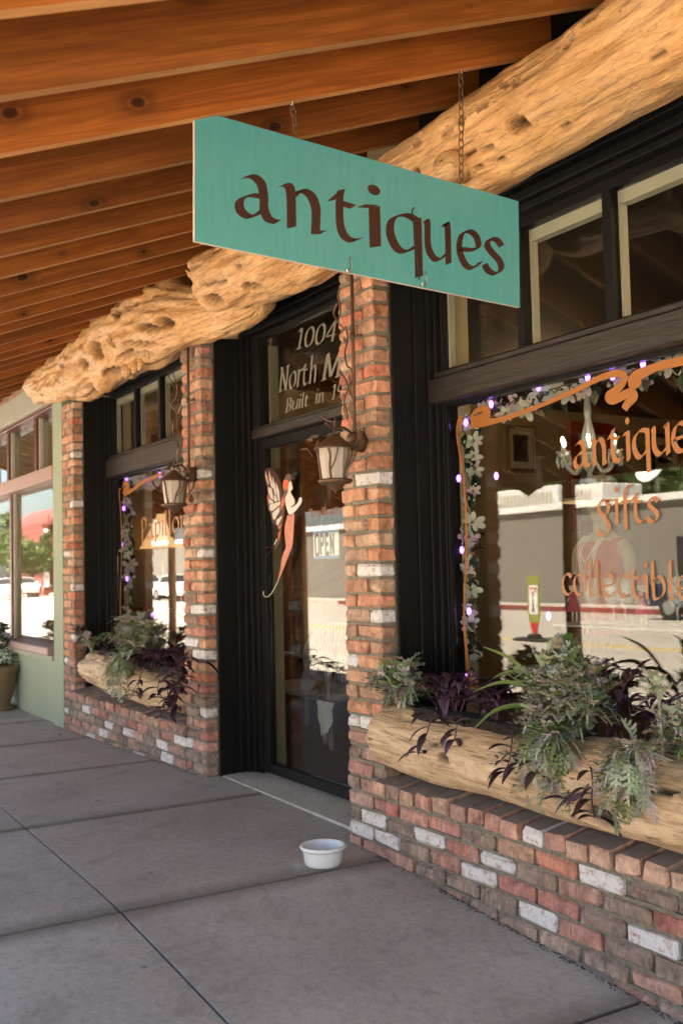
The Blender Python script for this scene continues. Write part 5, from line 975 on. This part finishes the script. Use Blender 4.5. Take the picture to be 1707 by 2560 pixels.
q.build('bead_necklaces', M['paintw'], mq, loc=lc)
q = MB(); q.tube([(X0, Y0_, .82), (X0, Y0_, .1)], .02, 8); q.lathe([(.15, .0), (.15, .02), (.03, .05), (0, .05)], (X0, Y0_, .07), 16); q.build('stand', M['iron'], mq, loc=lc); mq.scale = (.87, .87, .87); mq.location.z = .87
# display shelf across the near window with glasses and dolls
sh = thing('display_shelf', 'glass display shelf across the inside of the near window', 'shelf', (1.2, .42, 1.0)); q = MB(); q.cbox(.60, 2.1, .44, .70, .985, 1.0, .003); q.build('shelf_board', simple('grey_glass_shelf', (.05, .055, .05), .3, .1, 3, 0), sh, loc=(1.2, .42, 1.0)); q = MB()
for x_ in (.72, 1.4, 2.08): q.cbox(x_-.01, x_+.01, .52, .54, .07, .984, .002)
q.build('support_posts', M['iron'], sh, loc=(1.2, .42, 1.0))
gm = N('clear_goblet'); gm.base((.85, .87, .87)); gm.b.inputs['Roughness'].default_value = .03; gm.b.inputs['Alpha'].default_value = .28; gm.b.inputs['Specular IOR Level'].default_value = 1.0
for i, px in enumerate((1478, 1530, 1560, 1690)):
    p = at(px, 1480, 'y', .56); z_ = 1.0; t = thing('goblet', ['clear stemmed goblet at the left of the window shelf', 'clear stemmed goblet left of the pink doll', 'clear stemmed goblet touching the pink doll', 'tall clear goblet at the right edge of the window shelf'][i], 'glass', (p.x, .56, z_), 'goblets on the window shelf'); q = MB(); q.lathe([(0, .0), (.032, .002), (.004, .01), (.004, .06), (.02, .075), (.034, .10), (.037, .14), (.033, .18), (.031, .18), (.034, .14), (.03, .10), (.0, .075)], (p.x, .56, z_), 20); q.build('goblet_body', gm.m, t, smooth=True, loc=(p.x, .56, z_))
for i, (px, c1, c2, lab) in enumerate(((1434, (.25, .03, .05), (.04, .02, .02), 'small figurine in dark dress with red hat on the window shelf'), (1606, (.36, .08, .11), (.3, .03, .03), 'small pink dressed figurine on the window shelf'))):
    p = at(px, 1480, 'y', .49); t = thing('figurine', lab, 'figurine', (p.x, .49, 1.0)); q = MB(); v = (p.x, .49, 1.0); q.col = (.35, .28, .22)
    for s_ in (-1, 1): q.tube([(p.x+s_*.012, .49, 1.0), (p.x+s_*.01, .49, 1.06)], .005, 6); q.tube([(p.x+s_*.018, .49, 1.115), (p.x+s_*.035, .485, 1.08)], .006, 6)
    q.ball((p.x, .49, 1.145), .022, 10); q.build('doll_body', M['attr'], t, smooth=True, loc=v); q = MB(); q.col = c1; q.lathe([(.034, .045), (.022, .08), (.018, .12), (.01, .125), (0, .126)], v, 14); q.build('dress', M['attr'], t, smooth=True, loc=v); q = MB(); q.col = c2; q.lathe([(.026, .152), (.02, .165), (.014, .19), (0, .195)], v, 12); q.build('hat', M['attr'], t, smooth=True, loc=v)
# dark cabinet and blue tray below, white lamp and wicker seat by door
t = thing('low_cabinet', 'dark low cabinet with a pale metal top rail inside the near window', 'cabinet', (1.4, .9, .07)); q = MB(); q.cbox(.9, 2.2, .75, 1.2, .07, .68, .01); q.build('cabinet_body', M['dark'], t, loc=(1.4, .9, .07)); q = MB(); q.cbox(.88, 2.22, .73, 1.22, .682, .72, .008); q.build('cabinet_top', M['zinc'], t, loc=(1.4, .9, .07))
lp = at(420, 1335, 'y', .8); t = thing('table_lamp', 'table lamp with a wide parchment shade inside the far window', 'lamp', (lp.x, lp.y, 1.0)); lc = (lp.x, lp.y, 1.0); q = MB(); q.lathe([(.24, -.12), (.17, .0), (.10, .14), (.09, .17), (.085, .17), (.16, 0), (.232, -.12)], lp, 28); q.build('lamp_shade', M['shade'], t, smooth=True, loc=lc); q = MB(); q.lathe([(.0, 0), (.12, 0), (.12, .03), (.04, .06), (.03, .2), (.06, .3), (.05, .4), (.02, .45), (.01, .62)], (lp.x, lp.y, lp.z-.62), 18); q.build('lamp_base', M['china'], t, smooth=True, loc=lc)
q = MB(); q.ball(lp, .03, 10); q.build('bulb', M['ember'], t, loc=lc); lo = lampobj(lp, .4, (1, .72, .42), .05); lo.parent = t; lo.location = lp-Vector(lc)
t = thing('side_table', 'small wooden side table under the parchment lamp', 'table', (lp.x, lp.y, .07)); q = MB(); q.cbox(lp.x-.35, lp.x+.35, lp.y-.22, lp.y+.22, lp.z-.655, lp.z-.622, .005); q.build('tabletop', M['rafter'], t, loc=(lp.x, lp.y, .07))
for a in (-1, 1):
    for c in (-1, 1): q = MB(); q.tube([(lp.x+a*.3, lp.y+c*.18, .07), (lp.x+a*.3, lp.y+c*.18, lp.z-.656)], .018, 8); q.build('leg', M['rafter'], t, loc=(lp.x, lp.y, .07))
ws = at(780, 1800, 'y', 1.1); t = thing('wicker_settee', 'white wicker settee inside the shop door', 'settee', (ws.x, 1.2, .07)); lc = (ws.x, 1.2, .07); wk = simple('white_wicker', (.46, .42, .36), .6, .2, 30, .2)
q = MB(); cx_ = ws.x
for k in range(34): a = PI*(.02+.96*k/33); x_ = cx_-.55*math.cos(a); h = .55+.30*math.sin(a); q.tube([(x_-.03, 1.35-.0, .42), (x_+.03, 1.36, h)], .0045, 5); q.tube([(x_+.03, 1.352, .42), (x_-.03, 1.362, h)], .0045, 5)
q.tube(spline([(cx_-.55*math.cos(PI*k/12), 1.355, .55+.30*math.sin(PI*k/12)) for k in range(13)], 2), .016, 8); q.build('wicker_back', wk, t, loc=lc); q = MB(); q.cbox(cx_-.55, cx_+.55, .92, 1.36, .38, .42, .01); q.build('seat', wk, t, loc=lc)
for a in (-1, 1):
    q = MB(); q.tube(spline([(cx_+a*.52, .95, .07), (cx_+a*.52, .93, .4), (cx_+a*.53, .95, .58), (cx_+a*.54, 1.15, .62), (cx_+a*.55, 1.35, .58)], 5), .016, 8); q.build('arm_frame', wk, t, smooth=True, loc=lc); q = MB(); q.tube([(cx_+a*.52, 1.34, .07), (cx_+a*.52, 1.35, .4)], .016, 8); q.build('leg', wk, t, loc=lc)
# lace hanging inside the door
lx = at(815, 1840, 'y', .55); t = thing('hanging_scarf', 'pale pointed scarf hanging inside the door glass', 'scarf', (lx.x, .55, 1.0)); q = MB(); vs = []; 
for i in range(14):
    z_ = lx.z-.06+(.26)*i/13; w_ = .085+.012*math.sin(i); w_ = w_ if i > 6 else .012*(i+.3)
    for k in range(9): u = k/8-.5; vs.append((lx.x+u*w_*2, .55+.022*math.sin(k*2.1+i*.2), z_+(abs(u)*.09 if i < 3 else 0)))
q.add(vs, [(i*9+k, i*9+k+1, (i+1)*9+k+1, (i+1)*9+k) for i in range(13) for k in range(8)]); q.build('scarf_cloth', M['cloth'], t, smooth=True, loc=(lx.x, .55, 1.0))
q = MB(); q.tube([(lx.x-.09, .56, lx.z+.20), (lx.x+.09, .56, lx.z+.20)], .006, 6); q.tube(spline([(lx.x, .56, lx.z+.20), (lx.x, .56, 2.5)], 2), .002, 5); q.build('hanger_rail', M['iron'], t, loc=(lx.x, .55, 1.0))

# ------------------------------------------------------------------ across the street (seen in the window reflections)
ob = thing('grey_building', 'long low grey rendered building across the road', 'building', (-25, -23, 0))
B_('wall', [(-62, 14, -27, -21.5, -.24, 3.3)], M['grey'], ob, 0); B_('roof_edge', [(-62.2, 14.2, -21.499, -21.35, 3.12, 3.34)], M['paintw'], ob, 0)
for i, x_ in enumerate((-44, -36, -17.5, -14.8, -8)):
    o_ = B_('window', [(x_, x_+1.1, -21.52, -21.44, .9+.3*(i % 2), 2.0)], M['dark'], ob, 0)
B_('door', [(-28.6, -27.6, -21.52, -21.44, -.1, 2.1)], M['dark'], ob, 0)
for i, (x0, x1, zt) in enumerate(((-27.6, -24.2, 4.15), (-23.4, -22.0, 4.05))):
    o_ = thing('rooftop_unit', ['long white rooftop housing on the grey building', 'short white louvred rooftop housing on the grey building'][i], 'rooftop unit', ((x0+x1)/2, -24, 3.3)); q = MB(); q.cbox(x0, x1, -25, -23, 3.302, zt, .03); q.build('housing', M['paintw'], o_, loc=((x0+x1)/2, -24, 3.3)); q = MB()
    for k in range(int((x1-x0-.4)/.2)): q.cbox(x0+.2+k*.2, x0+.3+k*.2, -22.99, -22.96, 3.5, zt-.2, .01)
    q.build('louvres', M['trim'], o_, loc=((x0+x1)/2, -24, 3.3))
dh = thing('satellite_dish', 'white satellite dish on the roof of the grey building', 'dish', (-19.0, -22.5, 3.3)); q = MB(); q.lathe([(0, 0), (.3, .05), (.5, .16), (.56, .22), (.54, .22), (.28, .07), (0, .02)], (0, 0, 0), 24); dq = q.build('dish_bowl', M['paintw'], dh, smooth=True); dq.location = (0, .2, .9); dq.rotation_euler = (R(-65), 0, 0); q = MB(); q.tube([(-19.0, -22.5, 3.3), (-19.0, -22.4, 4.1)], .04, 8); q.build('mast', M['zinc'], dh, loc=(-19.0, -22.5, 3.3))
# in-street yield sign
ys = Vector((-11.5, -10.4, -.236)); t = thing('crossing_sign', 'yellow green yield-to-pedestrians sign standing in the middle of the road', 'sign', tuple(ys)); lc = tuple(ys)
q = MB(); q.cbox(ys.x-.45, ys.x+.45, ys.y-.2, ys.y+.2, ys.z, ys.z+.06, .02); q.cbox(ys.x-.12, ys.x+.12, ys.y-.1, ys.y+.1, ys.z+.06, ys.z+.14, .02); q.build('rubber_base', M['rubber'], t, loc=lc)
q = MB(); q.plate([ys+Vector(v) for v in ((-.05, 0, .14), (.05, 0, .14), (.17, 0, .45), (.17, 0, 1.27), (-.17, 0, 1.27), (-.17, 0, .45))], (0, -.02, 0)); q.build('sign_panel', simple('lime_sign', (.26, .28, .06), .5), t, loc=lc)
q = MB(); q.plate([ys+Vector(v) for v in ((-.12, .004, .52), (.12, .004, .52), (.12, .004, 1.08), (-.12, .004, 1.08))], (0, -.003, 0)); q.build('white_panel', M['paintw'], t, loc=lc)
q = MB(); q.plate([ys+Vector(v) for v in ((0, .008, .86), (.1, .008, 1.04), (-.1, .008, 1.04))], (0, -.003, 0)); q.build('yield_triangle', M['tailred'], t, loc=lc)
q = MB(); q.plate([ys+Vector(v) for v in ((0, .012, .92), (.05, .012, 1.01), (-.05, .012, 1.01))], (0, -.003, 0)); q.build('triangle_centre', M['paintw'], t, loc=lc)
q = MB(); p = ys+Vector((0, .007, .56)); q.ball(p+Vector((0, 0, .24)), .025, 8, sc_=(1, .15, 1)); q.tube([p+Vector((0, 0, .2)), p+Vector((0, 0, .1))], .022, 6); q.tube([p+Vector((0, 0, .11)), p+Vector((.04, 0, 0))], .012, 6); q.tube([p+Vector((0, 0, .11)), p+Vector((-.04, 0, 0))], .012, 6); q.build('walker_symbol', M['dark'], t, loc=lc)
q = MB(); q.plate([ys+Vector(v) for v in ((-.05, .004, .15), (.05, .004, .15), (.12, .004, .36), (-.12, .004, .36))], (0, -.003, 0)); q.build('red_foot', M['tailred'], t, loc=lc)
# parked cars
def car(label, x, y, rz, col, first=None):
    t = thing('parked_car', label, 'car', (x, y, -.235), 'cars parked along the road'); t.rotation_euler = (0, 0, rz)
    q = MB(); q.col = col; prof = [(-2.15, .45), (-2.2, .75), (-2.0, .93), (-1.2, .98), (-.75, 1.38), (.55, 1.42), (1.15, 1.0), (2.0, .88), (2.2, .62), (2.15, .35), (-2.1, .32)]
    n = len(prof); vs = [(a, s_*(.86-(.16 if z > 1.2 else .0)), z) for s_ in (-1, 1) for a, z in prof]
    q.add(vs, [tuple(range(n)), tuple(range(2*n-1, n-1, -1))]+[(i, (i+1) % n, n+(i+1) % n, n+i) for i in range(n)]); o_ = q.build('body', M['attr'], None); o_.parent = t
    q = MB()
    for s_ in (-1, 1): q.plate([(-1.05, s_*.855, 1.0), (-.72, s_*.72, 1.33), (.5, s_*.72, 1.36), (.95, s_*.855, 1.02)], (0, .01*s_, 0))
    q.plate([(.62, -.66, 1.38), (.62, .66, 1.38), (1.12, .78, 1.03), (1.12, -.78, 1.03)], (.012, 0, .012)); q.plate([(-.8, -.66, 1.36), (-.8, .66, 1.36), (-1.2, .78, 1.0), (-1.2, -.78, 1.0)], (-.012, 0, .012)); o_ = q.build('windows', M['dark'], None); o_.parent = t
    for a in (-1.35, 1.35):
        for s_ in (-1, 1): q = MB(); q.tube([(a, s_*.70, .32), (a, s_*.88, .32)], .32, 20); o_ = q.build('wheel', M['rubber'], None); o_.parent = t; q = MB(); q.tube([(a, s_*.87, .32), (a, s_*.89, .32)], .19, 14); h_ = q.build('rim', M['zinc'], None); h_.parent = o_
    for s_ in (-1, 1): q = MB(); q.cbox(2.14, 2.21, s_*.65-.14, s_*.65+.14, .62, .76, .02); o_ = q.build('headlight', M['paintw'], None); o_.parent = t; q = MB(); q.cbox(-2.22, -2.14, s_*.65-.12, s_*.65+.12, .65, .8, .02); o_ = q.build('tail_light', M['tailred'], None); o_.parent = t
for a in (('white sedan parked on the far side of the road', -48.5, -18.2, 0, (.7, .7, .68)), ('silver sedan parked behind the white one', -54.5, -18.2, .02, (.4, .4, .4)), ('red sedan parked further down the road', -43, -18.2, 0, (.5, .05, .04)), ('dark blue sedan parked near the grey building door', -13, -18.3, PI, (.03, .04, .07)),
          ('pale sedan parked far down by the red house', -58, -9.5, 0, (.66, .66, .62)), ('white sedan parked far down in the middle distance', -65, -13, .1, (.7, .7, .68)), ('light grey sedan parked beyond the trees', -72, -16, 0, (.5, .5, .5))): car(*a)
# red house down the road
rh = thing('red_building', 'two storey red building with awning far down the road', 'building', (-80, -19, -.2)); B_('wall', [(-88, -78, -27, -19.1, -.24, 5.4)], M['redw'], rh, 0); q = MB(); q.tube([(-88, -21.2, 5.4), (-78, -21.2, 5.4)], 1.5, 18); q.build('barrel_roof', simple('dull_red_roof', (.20, .05, .045), .7), rh)
B_('awning', [(-78, -76, -25, -18.2, 2.7, 3.0)], simple('orange_awning', (.5, .2, .12), .7), rh, 0)
for y_ in (-24, -22, -20.6, -19.4):
    for z_ in (.4, 3.6): B_('window', [(-78.02, -77.93, y_-.25, y_+.25, z_, z_+1.4)], M['paintw'], rh, 0)
# trees
def leafmass(rg, n, R_, H_):
    q = MB(); cl = [(Vector((rg.uniform(-1, 1)*R_*.7, rg.uniform(-1, 1)*R_*.7, H_*.45+rg.uniform(0, 1)*H_*.5)), rg.uniform(.25, .45)*R_) for _ in range(14)]
    for _ in range(n):
        c, r__ = rg.choice(cl); d = Vector((rg.gauss(0, 1), rg.gauss(0, 1), rg.gauss(0, 1))).normalized()*r__*rg.uniform(.5, 1.1); p = c+d; s_ = rg.uniform(.15, .32); a = Vector((rg.gauss(0, 1), rg.gauss(0, 1), rg.gauss(0, 1))).normalized()*s_; b_ = a.cross(Vector((rg.gauss(0, 1), rg.gauss(0, 1), rg.gauss(0, 1)))).normalized()*s_*.6
        q.col = rg.choice([(.05, .10, .025), (.08, .14, .035), (.04, .075, .02), (.11, .16, .05)]); q.add([p-a, p+b_, p+a, p-b_], [(0, 1, 2, 3)])
    return q
rg = random.Random(77); cr = leafmass(rg, 3200, 3.2, 7.5); tr0 = None
for i, (x_, y_, s_, lab) in enumerate(((-14, -31, 1.0, 'broad green tree behind the grey building, nearest of the row'), (-20, -33, 1.15, 'taller green tree second behind the grey building'), (-27, -32, .95, 'rounded green tree behind the long rooftop housing'), (-8, -32, 1.1, 'green tree behind the right end of the grey building'), (-38, -34, 1.2, 'big green tree behind the left part of the grey building'), (-74, -17.3, .62, 'green tree beside the red building'), (-110, -24, 1.1, 'distant green tree at the end of the road'), (-64, -19, .6, 'green tree between the grey and red buildings'))):
    t = thing('tree', lab, 'tree', (x_, y_, -.24), 'trees across the road'); t.scale = (s_, s_, s_); t.rotation_euler = (0, 0, i*1.3)
    if tr0 is None:
        a = cr.build('crown', M['leafc'], None); q = MB(); q.tube(spline([(0, 0, 0), (.1, 0, 1.5), (0, .1, 3.2), (.2, 0, 4.5)], 4), [.28-.013*k for k in range(13)], 10)
        for k in range(5): th = k*1.26; q.tube([(0, 0, 2.6+.2*k), (math.cos(th)*.8, math.sin(th)*.8, 4+.1*k), (math.cos(th)*1.6, math.sin(th)*1.6, 5)], [.11, .07, .03], 7)
        b_ = q.build('trunk', M['bark'], None); tr0 = (a, b_)
    else: a, b_ = tr0[0].copy(), tr0[1].copy(); sc.collection.objects.link(a); sc.collection.objects.link(b_)
    a.parent = t; b_.parent = t
